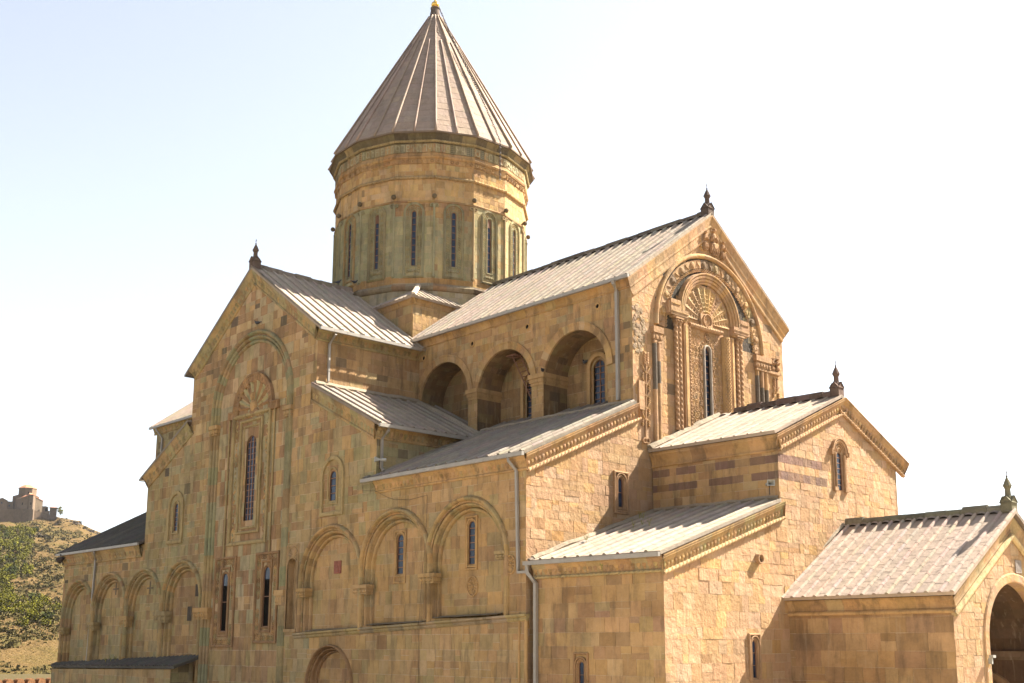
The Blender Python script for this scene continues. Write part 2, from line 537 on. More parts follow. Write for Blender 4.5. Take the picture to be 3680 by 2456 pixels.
def window(parent, F, cx, w, z0, z1, depth=.3, cols=1, rowh=.42, rects=(), arcs=(), bar=.025, tint=OCH, open_from=None, glass=True, label=None, sill=True, lattice_top=0):
    """reveal + surround mouldings as one part; the glazing and its bars are sub-parts. Returns the wall hole."""
    r = w / 2; vs = z1 - r
    hole = arch_poly(cx, r, z0, vs, 10)
    mb = MB(tint)
    P = hole + hole[:1]
    for a, b in zip(P, P[1:]): mb.quad(F(*a, .02), F(*b, .02), F(*b, -depth), F(*a, -depth))
    for (off, wd, h) in arcs:
        path = arch_path(cx, r + off, z0 - (off if sill else 0), vs, 12)
        if sill: moulding(mb, F, path[::-1], [(0, -.03), (0, h), (-wd * .35, h + .02), (-wd * .65, h + .02), (-wd, h), (-wd, -.03)][::1], closed=True)
        else: moulding(mb, F, path, [(0, -.03), (0, h), (wd * .35, h + .02), (wd * .65, h + .02), (wd, h), (wd, -.03)])
    for (u0, u1, v0, v1, wd, h) in rects:
        moulding(mb, F, [(u0, v0), (u1, v0), (u1, v1), (u0, v1)], [(0, -.03), (.0, h), (wd * .3, h + .025), (wd * .7, h + .025), (wd, h * .6), (wd, -.03)], closed=True)
    global LASTWIN
    o = LASTWIN = mb.build('window', M_TRIM, parent, label)
    if glass:
        g = MB(); g.poly([F(*p, -depth + .04) for p in hole]); g.build('glazing', M_GLASS, o)
        if open_from:
            g2 = MB(); g2.poly([F(u, v, -depth + .045) for u, v in ((cx - r + .01, z0), (cx + r - .01, z0), (cx + r - .01, open_from), (cx - r + .01, open_from))]); g2.build('open_casement', M_DARK, o)
    b = MB(); n0, n1 = -depth + .05, -depth + .09
    for i in range(cols + 1):
        u = cx - r + w * i / cols; top = vs + math.sqrt(max(0, r * r - (u - cx) ** 2))
        b.box(F, u - bar, u + bar, z0, top, n0, n1)
    k = max(1, round((z1 - z0) / rowh))
    for i in range(k):
        v = z0 + (z1 - z0) * i / k
        hw = r if v < vs else math.sqrt(max(0, r * r - (v - vs) ** 2))
        b.box(F, cx - hw, cx + hw, v - bar * .8, v + bar * .8, n0, n1 - .005)
    if lattice_top:
        v = z1 - lattice_top
        while v < z1 - .03:
            hw = r if v < vs else math.sqrt(max(0, r * r - (v - vs) ** 2))
            b.box(F, cx - hw, cx + hw, v - .012, v + .02, n0, n1 + .01); v += .06
    moulding(b, F, arch_path(cx, r - .03, z0, vs, 10), [(0, n0), (0, n1), (.03, n1), (.03, n0)])
    b.build('window_bars', M_BAR, o)
    return hole

# ================================================================== SETTING: ground and hill
CX, CY, CZ = 37.5132, -35.6381, 1.7
HD = Vector((-0.93488, 0.35497, 0)); HL = Vector((0.35497, 0.93488, 0))     # towards the hill, and to its right
def hill_pt(s, D, z): return Vector((CX, CY, 0)) + HD * D + HL * s + Vector((0, 0, z))

def ground_mat():
    m, nt, b = new_mat('pale_paving_and_dry_ground')
    geo = nt.nodes.new('ShaderNodeNewGeometry'); co = geo.outputs['Position']
    n = noise_tex(nt, co, .25, 6); c = mixc(nt, ramp(nt, n, [(.35, 0), (.65, 1)]), (.44, .375, .285), (.52, .445, .34))
    br = nt.nodes.new('ShaderNodeTexBrick'); br.inputs['Scale'].default_value = 1.2
    br.inputs['Color1'].default_value = (1, 1, 1, 1); br.inputs['Color2'].default_value = (.88, .86, .82, 1); br.inputs['Mortar'].default_value = (.6, .56, .5, 1)
    nt.links.new(co, br.inputs[0]); c = mixc(nt, 1.0, c, br.outputs[0], 'MULTIPLY')
    ds = nt.nodes.new('ShaderNodeVectorMath'); ds.operation = 'LENGTH'; nt.links.new(co, ds.inputs[0])
    far = ramp(nt, mth(nt, 'MULTIPLY', mth(nt, 'ADD', ds.outputs['Value'], mth(nt, 'MULTIPLY', n, 30)), .005), [(.36, 0), (.44, 1)])
    c = mixc(nt, far, c, (.06, .046, .02))
    nt.links.new(c, b.inputs['Base Color']); b.inputs['Roughness'].default_value = .9; b.inputs['Specular IOR Level'].default_value = .05
    return m
gm = MB()
gm.poly([(CX + 7000 * math.cos(2 * PI * i / 48), CY + 7000 * math.sin(2 * PI * i / 48), -4.0) for i in range(48)])
struct(gm.build('ground', ground_mat()))

RIDGE = [(-420, 60), (-200, 92), (-120, 108), (-41, 114), (-14, 117.5), (3.3, 115.2), (16, 113.6), (26, 112.4), (27.6, 108.5), (34, 105.8), (44, 101.5), (70, 90), (120, 68), (220, 40), (420, 10)]
def ridge_z(s):
    for (a, za), (b, zb) in zip(RIDGE, RIDGE[1:]):
        if a <= s <= b: return za + (zb - za) * (s - a) / (b - a)
    return 5
def hill_z(s, D, rough=True):
    t = max(0.0, (D - 250) / 850); s1 = s * (1100 / max(D, 400)) ** .6
    zr = ridge_z(s1)
    if t <= 1:
        g = t ** 1.22
        if t > .93: g = g + (1 - g) * ((t - .93) / .07) * .75
        z = -4.2 + (zr + 4.2) * g
    else:
        z = zr - (D - 1100) * .12 - max(0, D - 1140) * .35
    if D < 1084 and -75 < s < 9:
        z -= 10 * max(0, min(1, (1083 - D) / 7)) * max(0, min(1, (D - 985) / 80)) * min(1, (9 - s) / 5)
    if rough:
        k = min(1, t * 4) * (1 if t < .9 else .35)
        z += k * (noise.fractal(Vector((s * .02, D * .012, 3.1)), 1.0, 2.1, 4) * 5.5 + noise.noise(Vector((s * .13, D * .06, 1.7))) * 1.6)
    return z
def hill_mat():
    m, nt, b = new_mat('dry_grass_hillside')
    geo = nt.nodes.new('ShaderNodeNewGeometry'); co = geo.outputs['Position']
    n1 = noise_tex(nt, co, .022, 6, .7); n2 = noise_tex(nt, co, .12, 6, .75); n3 = noise_tex(nt, co, .5, 4, .7)
    c = mixc(nt, ramp(nt, n2, [(.35, 0), (.65, 1)]), (.115, .075, .034), (.085, .056, .024))
    c = mixc(nt, ramp(nt, n1, [(.48, 0), (.66, .75)]), c, (.065, .055, .018))
    c = mixc(nt, ramp(nt, n3, [(.58, 0), (.70, .6)]), c, (.05, .04, .018))
    c = mixc(nt, ramp(nt, noise_tex(nt, co, .2, 5, .7), [(.60, 0), (.70, .7)]), c, (.135, .095, .052))
    nt.links.new(c, b.inputs['Base Color']); b.inputs['Roughness'].default_value = .95; b.inputs['Specular IOR Level'].default_value = 0
    bp = nt.nodes.new('ShaderNodeBump'); bp.inputs['Strength'].default_value = .8; bp.inputs['Distance'].default_value = 2.5
    nt.links.new(n3, bp.inputs['Height']); nt.links.new(bp.outputs[0], b.inputs['Normal'])
    return m
hb_ = MB(); rows = []
S = [-420, -340, -270, -210, -160, -125] + [-100 + 2.5 * i for i in range(77)] + [100, 130, 170, 220, 290, 360, 420]
for i in range(150):
    D = 250 + (1180 - 250) * (i / 149) ** .9
    rows.append([hill_pt(s, D, hill_z(s, D)) for s in S])
for D in (1260, 1400, 1700): rows.append([hill_pt(s, D, max(-4.5, hill_z(s, D))) for s in S])
hb_.smooth = True; hb_.grid(rows)
struct(hb_.build('hill', hill_mat()))

# ================================================================== THE CATHEDRAL
CA = thing('cathedral', 'ochre and green stone cathedral with a conical dome, slab roofs and blind arcades', 'cathedral', (0, 0, 0))
XD, YR = -25.2128, 14.3197
X3, Y3, Z3 = Vector((1, 0, 0)), Vector((0, 1, 0)), Vector((0, 0, 1))
FN = Frame((0, 0, 0), X3, Z3)                       # north front, u = x
FW = Frame((0, 0, 0), Y3, Z3)                       # west front, u = y
DREC = .44                                          # recess of the blind arches

TEAL = (.215, .215, .128)
def pal_north(u, v, rng):
    z = zone(u, v, .16, 1); z2 = zone(u, v, .45, 2)
    if u < -38.6:
        if z2 > .1: return pick(rng, (3, GRN), (2, OLV), (1.2, OCH), (.6, BRN))
        return pick(rng, (3, OLV), (2.5, OCH), (1.5, BRN), (1, GRN), (.4, GRY))
    if u < -17.6:
        if abs(u + 25) < 4.6:
            if v > 3: return pick(rng, (4, (.30, .255, .15)), (3.6, BRN), (1.2, PAL), (.8, OCH), soft=.85) if v < 16.5 else pick(rng, (3, (.33, .26, .15)), (3, BRN), (.8, PAL), (1.3, OCH), (.3, GRY), soft=.75)
            return pick(rng, (2, OLV), (2, BRN), (1.5, OCH))
        if v > 19.5: return pick(rng, (3, BRN), (2.2, OCH), (.8, GRN), (.9, PAL), (.9, GRY), (.5, ORA))
        if v > 15: return pick(rng, (2.8, BRN), (2.8, OCH), (1.2, GRN), (.9, PAL), (.2, GRY))
        if u < -31: return pick(rng, (3.4, GRN), (2.4, OLV), (1.2, BRN), (.6, OCH), (.2, GRY)) if v > 6 or z > 0 else pick(rng, (2, BRN), (2, OLV), (1, GRN))
        return pick(rng, (2, BRN), (2, OLV), (2, GRN), (1.6, OCH), (.8, PAL))
    if u < -11 and v > 8.6:
        if z2 > -.05 and v < 13: return pick(rng, (4, GRN), (2, OLV), (1, OCH))
        return pick(rng, (2, BRN), (2, OCH), (1.2, OLV), (1, GRN))
    if v < 2.4: return pick(rng, (4, OCH), (2, OLV), (1.2, BRN), (.5, PAL), (.5, ORA))
    return pick(rng, (4, OCH), (1.8, BRN), (1.4, OLV), (.6, PAL), (.4, GRN), (.4, ORA))

# --- arches of the arcade: centre, radius, spring, foot
ARCH = [(-49.3, 2.2, 3.7, -.6), (-43.8, 2.28, 3.92, -.6), (-38.4, 2.2, 4.05, -.6), (-32.75, 2.05, 4.46, -.6),
        (-15.56, 2.33, 5.24, 2.45), (-9.76, 2.3, 5.67, 2.72), (-4.17, 2.32, 5.76, 3.0)]
RW = .74
def arch_prof(k, dn=0.0, d=DREC):
    p = [(0, -d - .06)]
    for (s, w, n, h) in ((.01, .19, -d + .04, .15), (.25, .2, -d * .5, .18), (.5, .24, -.02, .22)):
        for i in range(7):
            a = PI * i / 6; p.append((s + w / 2 - w / 2 * math.cos(a), n + h * math.sin(a) + dn))
    p.append((.74, -.05))
    return [(o * k, n) for o, n in p]
holes_n = []; back_panels = []
for i, (c, r, vs, v0) in enumerate(ARCH):
    holes_n.append(arch_poly(c, r + .42, v0, vs, 16))
    mb = MB(OCH if c > -20 else OLV)
    rng = random.Random(i + 50)
    tf = lambda j, rng=rng, c=c: pick(rng, (3, OCH), (2, OLV), (1, GRN), (.8, BRN)) if c > -20 else pick(rng, (2, OCH), (3, OLV), (2.5, GRN), (1, BRN))
    moulding(mb, FN, arch_path(c, r, v0, vs, 18), arch_prof(1.0, .009 * (i % 2)), tintf=tf, seglen=.75)
    mb.build('blind_arch', M_TRIM, CA)
# great blind arch of the transept
GA = (-24.95, 4.05, 16.4, -4.0)
holes_n.append(arch_poly(GA[0], GA[1] + .42, -3.9, GA[2], 22))
mb = MB(OLV); rng = random.Random(99)
moulding(mb, FN, arch_path(GA[0], GA[1], GA[3], GA[2], 26), arch_prof(1.12, 0, .16), tintf=lambda j: pick(rng, (2, OLV), (4, TEAL), (1.6, BRN), (.6, OCH)), seglen=1.1)
mb.build('great_blind_arch', M_TRIM, CA)
# blind door arch near the ground
DA = (-15.37, 1.77, -.45)
holes_n.append(arch_poly(DA[0], DA[1] + .3, -3.95, DA[2], 16))
mb = MB(BRN); moulding(mb, FN, arch_path(DA[0], DA[1], -4, DA[2], 18), [(o * .6, n) for o, n in arch_prof(1.0, 0)]); mb.build('door_arch', M_TRIM, CA)
# niche
holes_n.append(arch_poly(-19.48, .52, 2.62, 6.12, 10))
mb = MB((.33, .22, .115))
NP = arch_path(-19.48, .52, 2.62, 6.12, 10)
moulding(mb, FN, NP, [(0, -.45), (0, .0), (.0, .05), (.08, .05), (.08, -.02)])
moulding(mb, FN, [(-20.12, 2.5), (-18.84, 2.5), (-18.84, 7.4), (-20.12, 7.4)], [(0, -.03), (0, .04), (.09, .05), (.12, -.03)], closed=True)
mb.poly([FN(*p, -.42) for p in ccw(NP)], (.30, .205, .11)); mb.box(FN, -20.1, -18.86, 2.45, 2.62, -.1, .09)
for k in range(9):
    a = PI * (k + .5) / 9
    lump(mb, FN, -19.48 + .34 * math.cos(a), 6.72 + .36 * math.sin(a), .25, .05, .05, a, 0, jit((.33, .22, .12), rng), 6)
ring2(mb, FN, -19.48, 6.72, .56, .08, .05, 0, 12, None, 0, PI)
mb.build('niche', M_TRIM, CA)

def thru(x, y):                                     # x seen on the wall plane -> x on a plane y metres behind
    return x - y * (CX - x) / -CY
# --- windows of the north front
FB = Frame((0, DREC, 0), X3, Z3); FG2 = Frame((0, .12, 0), X3, Z3)
h6 = window(CA, FB, -9.9, .52, 5.33, 7.38, .1, 1, .36, [(-10.4, -9.4, 4.85, 7.62, .12, .05)], [(.06, .1, .05)])
h7 = window(CA, FB, -4.25, .46, 5.55, 7.64, .1, 1, .36, [(-4.7, -3.8, 5.28, 7.9, .1, .08)], [(.06, .08, .06)])
hr = window(CA, FN, -15.62, .58, 9.62, 11.3, .1, 1, .42, [], [(.12, .09, .06), (.62, .22, .12)], tint=OLV)
hl = window(CA, FN, -34.2, .5, 9.25, 11.1, .1, 1, .3, [], [(.12, .1, .06), (.62, .24, .12)], tint=OLV)
holes_n += [hr, hl]
hw = window(CA, FG2, -24.9, 1.12, 9.25, 14.55, .14, 3, .385, [(-25.9, -23.9, 8.75, 15.25, .14, .05), (-26.25, -23.55, 8.45, 15.6, .16, .12), (-27.2, -22.62, 7.78, 16.02, .22, .14)], [], .028, OLV, sill=False)
h1 = window(CA, FG2, -27.35, .66, 2.56, 6.12, .08, 1, 1.8, [(-27.95, -26.75, 2.2, 6.5, .14, .07), (-28.65, -26.05, 1.58, 7.12, .16, .09)], [(.04, .08, .05)], .028, BRN, open_from=5.35)
h2 = window(CA, FG2, -22.4, .66, 2.8, 6.3, .08, 1, 1.8, [(-22.98, -21.82, 2.45, 6.7, .14, .07), (-23.7, -21.1, 1.82, 7.18, .16, .09)], [(.04, .08, .05)], .028, BRN, open_from=5.56)
# carved bands round those windows
rng = random.Random(5)
def carve_band(mb, F, path, pitch, w, h=.045, n0=.0, tints=(OCH, OLV), kind=0):
    for i, (u, v, d) in enumerate(along(path, pitch)):
        t = jit(rng.choice(tints), rng, .15)
        if kind == 0: ring2(mb, F, u, v, w * .36, w * .22, h, n0, 7, t)
        elif kind == 1:
            lump(mb, F, u, v, pitch * .55, w * .2, h, math.atan2(d[1], d[0]) + (.7 if i % 2 else -.7), n0, t, 6)
        else:
            ring2(mb, F, u, v, w * .4, w * .16, h, n0, 8, t); lump(mb, F, u, v, w * .2, w * .2, h, 0, n0, t, 6)
for p in ([(-26.72, 8.0), (-26.72, 15.8)], [(-23.08, 8.0), (-23.08, 15.8)]): mb = MB(OLV); carve_band(mb, FG2, p, .3, .34, .07, 0, (OCH, OLV, GRN), 1); mb.build('carved_band', M_TRIM, CA)
mb = MB(OLV)
carve_band(mb, FG2, [(-26.3, 15.8), (-23.3, 15.8)], .28, .3, .07, 0, (OCH, OLV), 1); mb.build('carved_band', M_TRIM, CA)
for (a, b, c, d) in ((-28.3, -26.4, 1.9, 6.8), (-23.34, -21.46, 2.13, 6.94)):
    mb = MB(OLV)
    for p in ([(a, d - 2.5), (a, d)], [(a, d), (b, d)], [(b, d - 2.3), (b, d)], [(a, c), (b, c)], [(b, c), (b, c + 1)], [(a, c), (a, c + 1.7)]): carve_band(mb, FG2, p, .24, .36, .055, 0, (OCH, BRN, OLV), 2)
    mb.build('carved_band', M_TRIM, CA)
# tassel colonettes either side of the large frame
for u, z0 in ((-27.62, 6.9), (-22.2, 7.0)):
    mb = MB(OLV); tube(mb, [FG2(u, z0, .07), FG2(u, 15.9, .07)], .06, 8, OLV); lump(mb, FG2, u, z0 - .25, .11, .32, .16, 0, 0, BRN); lump(mb, FG2, u, z0 + .1, .15, .12, .16, 0, 0, BRN); mb.build('colonette', M_TRIM, CA)
# fan with its hood above the large window
mb = MB(BRN); FC = (-24.75, 16.15)
moulding(mb, FG2, [(FC[0] - 2.85, 15.85), (FC[0] - 1.95, 15.85)][:1] + [(FC[0] - 2.85, 16.3), (FC[0] - 2.35, 16.3)] + [(FC[0] + 2.33 * math.cos(PI - PI * i / 16), FC[1] + .1 + 2.2 * math.sin(PI * i / 16)) for i in range(1, 16)] + [(FC[0] + 2.35, 16.3), (FC[0] + 2.95, 16.3), (FC[0] + 2.95, 15.85)],
         [(-.46, -.03), (-.46, .1), (-.40, .16), (-.1, .16), (-.04, .22), (0.06, .22), (.06, -.03)], tintf=lambda j: jit(BRN, rng, .2), seglen=.3)
for i, (u, v, d) in enumerate(along([(FC[0] + 2.1 * math.cos(PI - PI * i / 20), FC[1] + .1 + 1.95 * math.sin(PI * i / 20)) for i in range(21)], .22)):
    lump(mb, FG2, u, v, .16, .06, .05, math.atan2(d[1], d[0]) + PI / 2, .15, jit(BRN, rng, .25), 6)
mb.build('fan_hood', M_TRIM, CA)
mb = MB(OCH)
for i in range(13):
    a = PI * (i + .5) / 13; t = GRN if i % 2 else BRN; t = tuple(x * (1.2 if i % 2 else 1.05) for x in t)
    r0, r1, w = .5, 1.72, .145
    P = [FG2(FC[0] + r * math.cos(a) - o * math.sin(a), FC[1] + .1 + r * math.sin(a) + o * math.cos(a), n) for r, o, n in ((r0, -.05, .0), (r1, -w, .0), (r1, w, .0), (r0, .05, .0), (r0, 0, .08), (r1, 0, .13))]
    mb.poly([P[0], P[1], P[5], P[4]], t); mb.poly([P[4], P[5], P[2], P[3]], t)
    lump(mb, FG2, FC[0] + r1 * math.cos(a), FC[1] + .1 + r1 * math.sin(a), .14, .16, .15, a, 0, t, 8)
lump(mb, FG2, FC[0], FC[1] + .25, .34, .5, .28, 0, 0, OCH, 9); lump(mb, FG2, FC[0] - .05, FC[1] + .85, .12, .35, .25, 0, .05, OCH, 7); lump(mb, FG2, FC[0], FC[1] - .12, .62, .28, .2, 0, 0, BRN, 8)
mb.build('stone_fan', M_TRIM, CA)

# --- walls of the north front
nf = MB()
out_n = [(-52.5, -4), (0, -4), (0, 10.42), (-11.6, 10.42), (-11.6, 13.45), (-17.68, 16.4), (-17.68, 20.2), (-25.21, 25.33), (-32.74, 20.2), (-32.74, 16.4), (-38.75, 13.45), (-38.75, 8.65), (-52.5, 8.65)]
masonry(nf, FN, out_n, holes_n, (.44, .78), (.38, 1.0), pal_north, 11, .014, .011, split=.2)
nf.build('facade_wall', M_WALL, CA)
pn = MB()
for i, (c, r, vs, v0) in enumerate(ARCH):
    hs = {5: [h6], 6: [h7]}.get(i, [])
    masonry(pn, FB, arch_poly(c, r + .1, v0 - .1, vs, 16), hs, (.5, .8), (.5, 1.1), (lambda u, v, g: pick(g, (4, OCH), (2, OLV), (1.4, BRN), (.3, PAL))) if c > -20 else (lambda u, v, g: pick(g, (3, OLV), (2.2, GRN), (1.6, BRN), (1.4, OCH)) if u < -35 else pick(g, (3, BRN), (1.5, OLV), (1, OCH))), 70 + i, .01)
masonry(pn, FG2, arch_poly(GA[0], GA[1] + .1, -3.9, GA[2], 22), [hw, h1, h2], (.7, .95), (.45, .85), pal_north, 81, .012, .013, split=.05)
masonry(pn, FB, arch_poly(DA[0], DA[1] + .1, -4, DA[2], 16), [], (.45, .66), (.4, .9), lambda u, v, g: pick(g, (3, BRN), (2, OCH)), 85, .01)
# single dark and pale stones set in the arcade panels, and crosses
for (u0, u1, v0, v1, t) in ((-31.75, -31.05, 4.83, 5.62, GRY), (-32.7, -32.15, 3.27, 4.2, GRY)): pn.box(FB, u0, u1, v0, v1, -.02, .03, t)
pn.build('recess_wall', M_WALL, CA)
for (u, v) in ((-43.85, 5.72), (-38.35, 5.6)):
    cr = MB((.15, .12, .085)); cr.box(FB, u - .06, u + .06, v - .42, v + .45, -.01, .035); cr.box(FB, u - .45, u - .06, v - .05, v + .05, -.01, .033); cr.box(FB, u + .06, u + .45, v - .05, v + .05, -.01, .033); cr.build('wall_cross', M_TRIM, CA)
# red relief plaque with a standing animal
pq = MB(); pq.box(FB, -15.85, -15.2, 5.6, 6.3, -.02, .06)
lump(pq, FB, -15.5, 5.88, .14, .26, .06, .25, .05); lump(pq, FB, -15.58, 6.16, .1, .1, .06, 0, .05); lump(pq, FB, -15.42, 5.74, .06, .16, .05, -.2, .05)
pq.build('red_relief_plaque', M_RED, CA)
# rosettes
for (u, v, r, F) in ((-4.15, 4.5, .38, FB), (-1.0, 5.36, .33, FN)):
    rs = MB(OCH)
    for k in range(12):
        a = 2 * PI * k / 12; lump(rs, F, u + r * .6 * math.cos(a), v + r * 1.25 * .6 * math.sin(a), r * .4, r * .15, .07, a, 0, None, 6)
    lump(rs, F, u, v, r * .22, r * .25, .1); ring2(rs, F, u, v, r, r * .2, .07, 0, 16, None, 0, 2 * PI, r * 1.25)
    rs.build('rosette', M_TRIM, CA)

# --- capitals of the clustered shafts
def capital(mb, F, u0, u1, v0, v1, n, tint):
    h = v1 - v0
    for (a, b, e) in ((0, .12, .02), (.12, .2, -.02), (.2, .5, .04), (.5, .62, .0), (.62, 1.0, .09)):
        mb.box(F, u0 - e, u1 + e, v0 + h * a, v0 + h * b, -.28, n + e, tint)
    k = max(2, int((u1 - u0) / .26))
    for i in range(k):
        u = u0 + (u1 - u0) * (i + .5) / k; lump(mb, F, u, v0 + h * .35, .1, h * .16, .07, 0, n + .03, tint, 7)
rng = random.Random(8)
for (u0, u1, v0, v1) in ((-52.35, -51.45, 2.5, 3.03), (-47.15, -46.0, 2.75, 3.36), (-41.6, -40.55, 2.96, 3.72), (-36.3, -34.75, 3.18, 3.92), (-30.75, -28.95, 3.31, 4.04), (-20.95, -20.15, 4.0, 4.85),
                         (-18.68, -17.85, 4.37, 4.86), (-13.25, -12.02, 4.35, 4.86), (-7.5, -6.45, 4.73, 5.21), (-1.85, -1.3, 5.64, 6.0), (-29.9, -29.0, 15.1, 15.75), (-20.85, -20.1, 15.1, 15.75)):
    cp = MB(OLV); capital(cp, FN, u0, u1, v0, v1, .13, pick(rng, (2, OLV), (2, OCH), (1, GRN), (1, GRY)) if u0 < -31 else pick(rng, (3, OCH), (1, OLV)))
    cp.build('capital', M_TRIM, CA)

# --- string course under the west arches, sloping sill stones above it
sc = MB(OCH)
moulding(sc, FN, [(-18.95, 2.28), (.1, 3.02)], [(-.22, -.03), (-.22, .05), (-.14, .12), (-.06, .09), (0, .2), (.09, .2), (.1, -.2)], tintf=lambda j: jit(OLV if rng.random() < .5 else (.26, .2, .13), rng, .15), seglen=1.2)
for (c, r, vs, v0) in ARCH[4:]:
    t = (.23, .18, .115); mb_ = [FB(c - r, v0 + .14, 0), FB(c + r, v0 + .22, 0), FN(c + r, v0 + .12, .16), FN(c - r, v0 + .02, .16)]
    sc.poly(mb_[::-1], t)
sc.build('string_course', M_TRIM, CA)
# corner roll of the main corner
mb = MB(OCH); tube(mb, [(0.0, 0.0, -4), (0.0, 0.0, 3.0)], .09, 8); tube(mb, [(-.42, -.03, -4), (-.42, -.03, 3.0)], .06, 8); mb.build('corner_shaft', M_TRIM, CA)

# --- cornices of the north side
tn = lambda i, g: pick(g, (3, OCH), (2, OLV), (1.6, GRN), (1, BRN))
tg = lambda i, g: pick(g, (2, OCH), (2.4, OLV), (3, GRN), (.5, BRN))
to = lambda i, g: pick(g, (4, OCH), (1.2, BRN), (1, ORA), (.7, OLV))
mb = MB(OCH); cornice(mb, FN, [(-32.98, 20.05), (-25.21, 25.37), (-17.44, 20.05)], .92, .36, tg, False, 1); mb.build('gable_cornice', M_TRIM, CA)
mb = MB(OCH); cornice(mb, FN, [(-17.68, 16.42), (-11.4, 13.36)], .95, .36, tg, False, 2); mb.build('raking_cornice', M_TRIM, CA)
mb = MB(OCH); cornice(mb, FN, [(-39.0, 13.36), (-32.74, 16.42)], .95, .5, tg, False, 3); mb.build('raking_cornice', M_TRIM, CA)
mb = MB(OCH); cornice(mb, FN, [(-11.55, 10.34), (.12, 10.34)], .78, .3, to, False, 4); mb.build('eave_cornice', M_TRIM, CA)
mb = MB(OCH); cornice(mb, FN, [(-52.7, 8.62), (-38.95, 8.62)], .95, .42, tn, False, 5); mb.build('eave_cornice', M_TRIM, CA)

# --- side walls facing west on the transept and its shoulder, and their cornices
def pal_side(u, v, g): return pick(g, (4, BRN), (2, OCH), (1.2, OLV), (.5, PAL), (.3, GRY))
def pal_green(u, v, g): return pick(g, (3, GRN), (2, OLV), (1.5, BRN), (.5, GRY))
FT = Frame((-17.68, 0, 0), Y3, Z3); FS = Frame((-11.6, 0, 0), Y3, Z3)
mb = MB(); masonry(mb, FT, [(0, 16), (7.7, 16), (7.7, 20.4), (0, 20.4)], [], (.5, .75), (.5, 1.3), pal_side, 21, .012); mb.build('transept_wall', M_WALL, CA)
mb = MB(); masonry(mb, FS, [(0, 10.2), (7.7, 10.2), (7.7, 13.5), (0, 13.5)], [], (.5, .75), (.4, 1.0), pal_green, 22, .012); mb.build('shoulder_wall', M_WALL, CA)
mb = MB(); cornice(mb, FT, [(-.1, 19.98), (7.6, 19.98)], .8, .3, tn, False, 6); mb.build('eave_cornice', M_TRIM, CA)
mb = MB(); cornice(mb, FS, [(-.1, 13.36), (7.6, 13.36)], .85, .3, tn, False, 7); mb.build('eave_cornice', M_TRIM, CA)
# the same on the east side
FTe = Frame((-32.74, 0, 0), -Y3, Z3); FSe = Frame((-38.75, 0, 0), -Y3, Z3); FEe = Frame((-52.5, 0, 0), -Y3, Z3)
mb = MB()
masonry(mb, FTe, rect(-7.7, 0, 15.8, 20.4), [], (.5, .75), (.5, 1.3), pal_side, 23, .01); masonry(mb, FSe, rect(-7.7, 0, 8, 13.5), [], (.5, .75), (.5, 1.2), pal_green, 24, .01)
masonry(mb, FEe, [(0, -4), (0, 8.6), (-7.5, 12.0), (-21.1, 12), (-28.6, 8.6), (-28.6, -4)], [], (.5, .75), (.5, 1.2), pal_green, 25, .01)
mb.build('side_wall', M_WALL, CA)
# plain rear walls
mb = MB()
FSo = Frame((0, 28.64, 0), -X3, Z3); masonry(mb, FSo, rect(0, 52.5, -4, 10.4), [], (.6, .8), (.8, 1.6), None, 26, .01)
FSo2 = Frame((0, 21.1, 0), -X3, Z3); masonry(mb, FSo2, rect(0, 53.8, 10, 20.6), [], (.6, .8), (.8, 1.6), None, 27, .01)
FEe2 = Frame((-53.8, 0, 0), -Y3, Z3); masonry(mb, FEe2, [(-7.54, 10), (-7.54, 20.3), (-14.32, 25.2), (-21.1, 20.3), (-21.1, 10)], [], (.6, .8), (.8, 1.6), None, 28, .01)
FNe = Frame((0, 7.54, 0), X3, Z3); masonry(mb, FNe, rect(-53.8, -32.6, 12, 20.3), [], (.55, .8), (.6, 1.3), pal_green, 29, .01)
mb.build('plain_wall', M_WALL, CA)

# --- the nave wall with its three open gallery arches
FV = Frame((0, 7.54, 0), X3, Z3); GD = 1.85
GAL = [(-15.25, 2.33, 16.45), (-9.8, 2.3, 16.25), (-4.15, 2.39, 16.15)]
gh = [arch_poly(c, r, 13.0, vs, 20) for c, r, vs in GAL]
mb = MB()
def pal_nave(u, v, g):
    if v > 18.4: return pick(g, (4, OCH), (1.6, BRN), (1.2, ORA), (.8, OLV), (.6, PAL), (.25, GRN))
    if u > -1.8: return pick(g, (3, OCH), (2, BRN), (1.4, OLV), (.5, GRY))
    return pick(g, (4, OCH), (1.6, BRN), (1, OLV))
masonry(mb, FV, [(-18.4, 13), (0, 13), (0, 20.75), (-18.4, 20.75)], gh, (.34, .5), (.3, .8), pal_nave, 31, .012)
mb.build('nave_wall', M_WALL, CA)
rng = random.Random(32); FVB = Frame((0, 7.54 + GD, 0), X3, Z3)
for (c, r, vs) in GAL:                               # jambs and barrel vaults, stone by stone, tints darkened for the recess shade
    mb = MB()
    path = arch_path(c, r, 13, vs, 20); q = []
    for a, b in zip(path, path[1:]):
        k = max(1, int(math.dist(a, b) / .5)); q += [(a[0] + (b[0] - a[0]) * i / k, a[1] + (b[1] - a[1]) * i / k) for i in range(k)]
    q.append(path[-1])
    for i, (a, b) in enumerate(zip(q, q[1:])):
        d = 0
        while d < GD:
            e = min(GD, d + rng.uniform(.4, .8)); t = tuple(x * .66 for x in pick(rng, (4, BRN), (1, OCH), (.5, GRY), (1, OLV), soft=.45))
            mb.quad(FV(*a, -d), FV(*b, -d), FV(*b, -e), FV(*a, -e), t); d = e
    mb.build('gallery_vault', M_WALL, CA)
hv = [window(CA, FVB, c, .82, 14.3, 17.2, .15, 2, .36, [], [(.18, .24, .14)], .03, OCH, sill=False) for c in (-9.4, -4.05)]
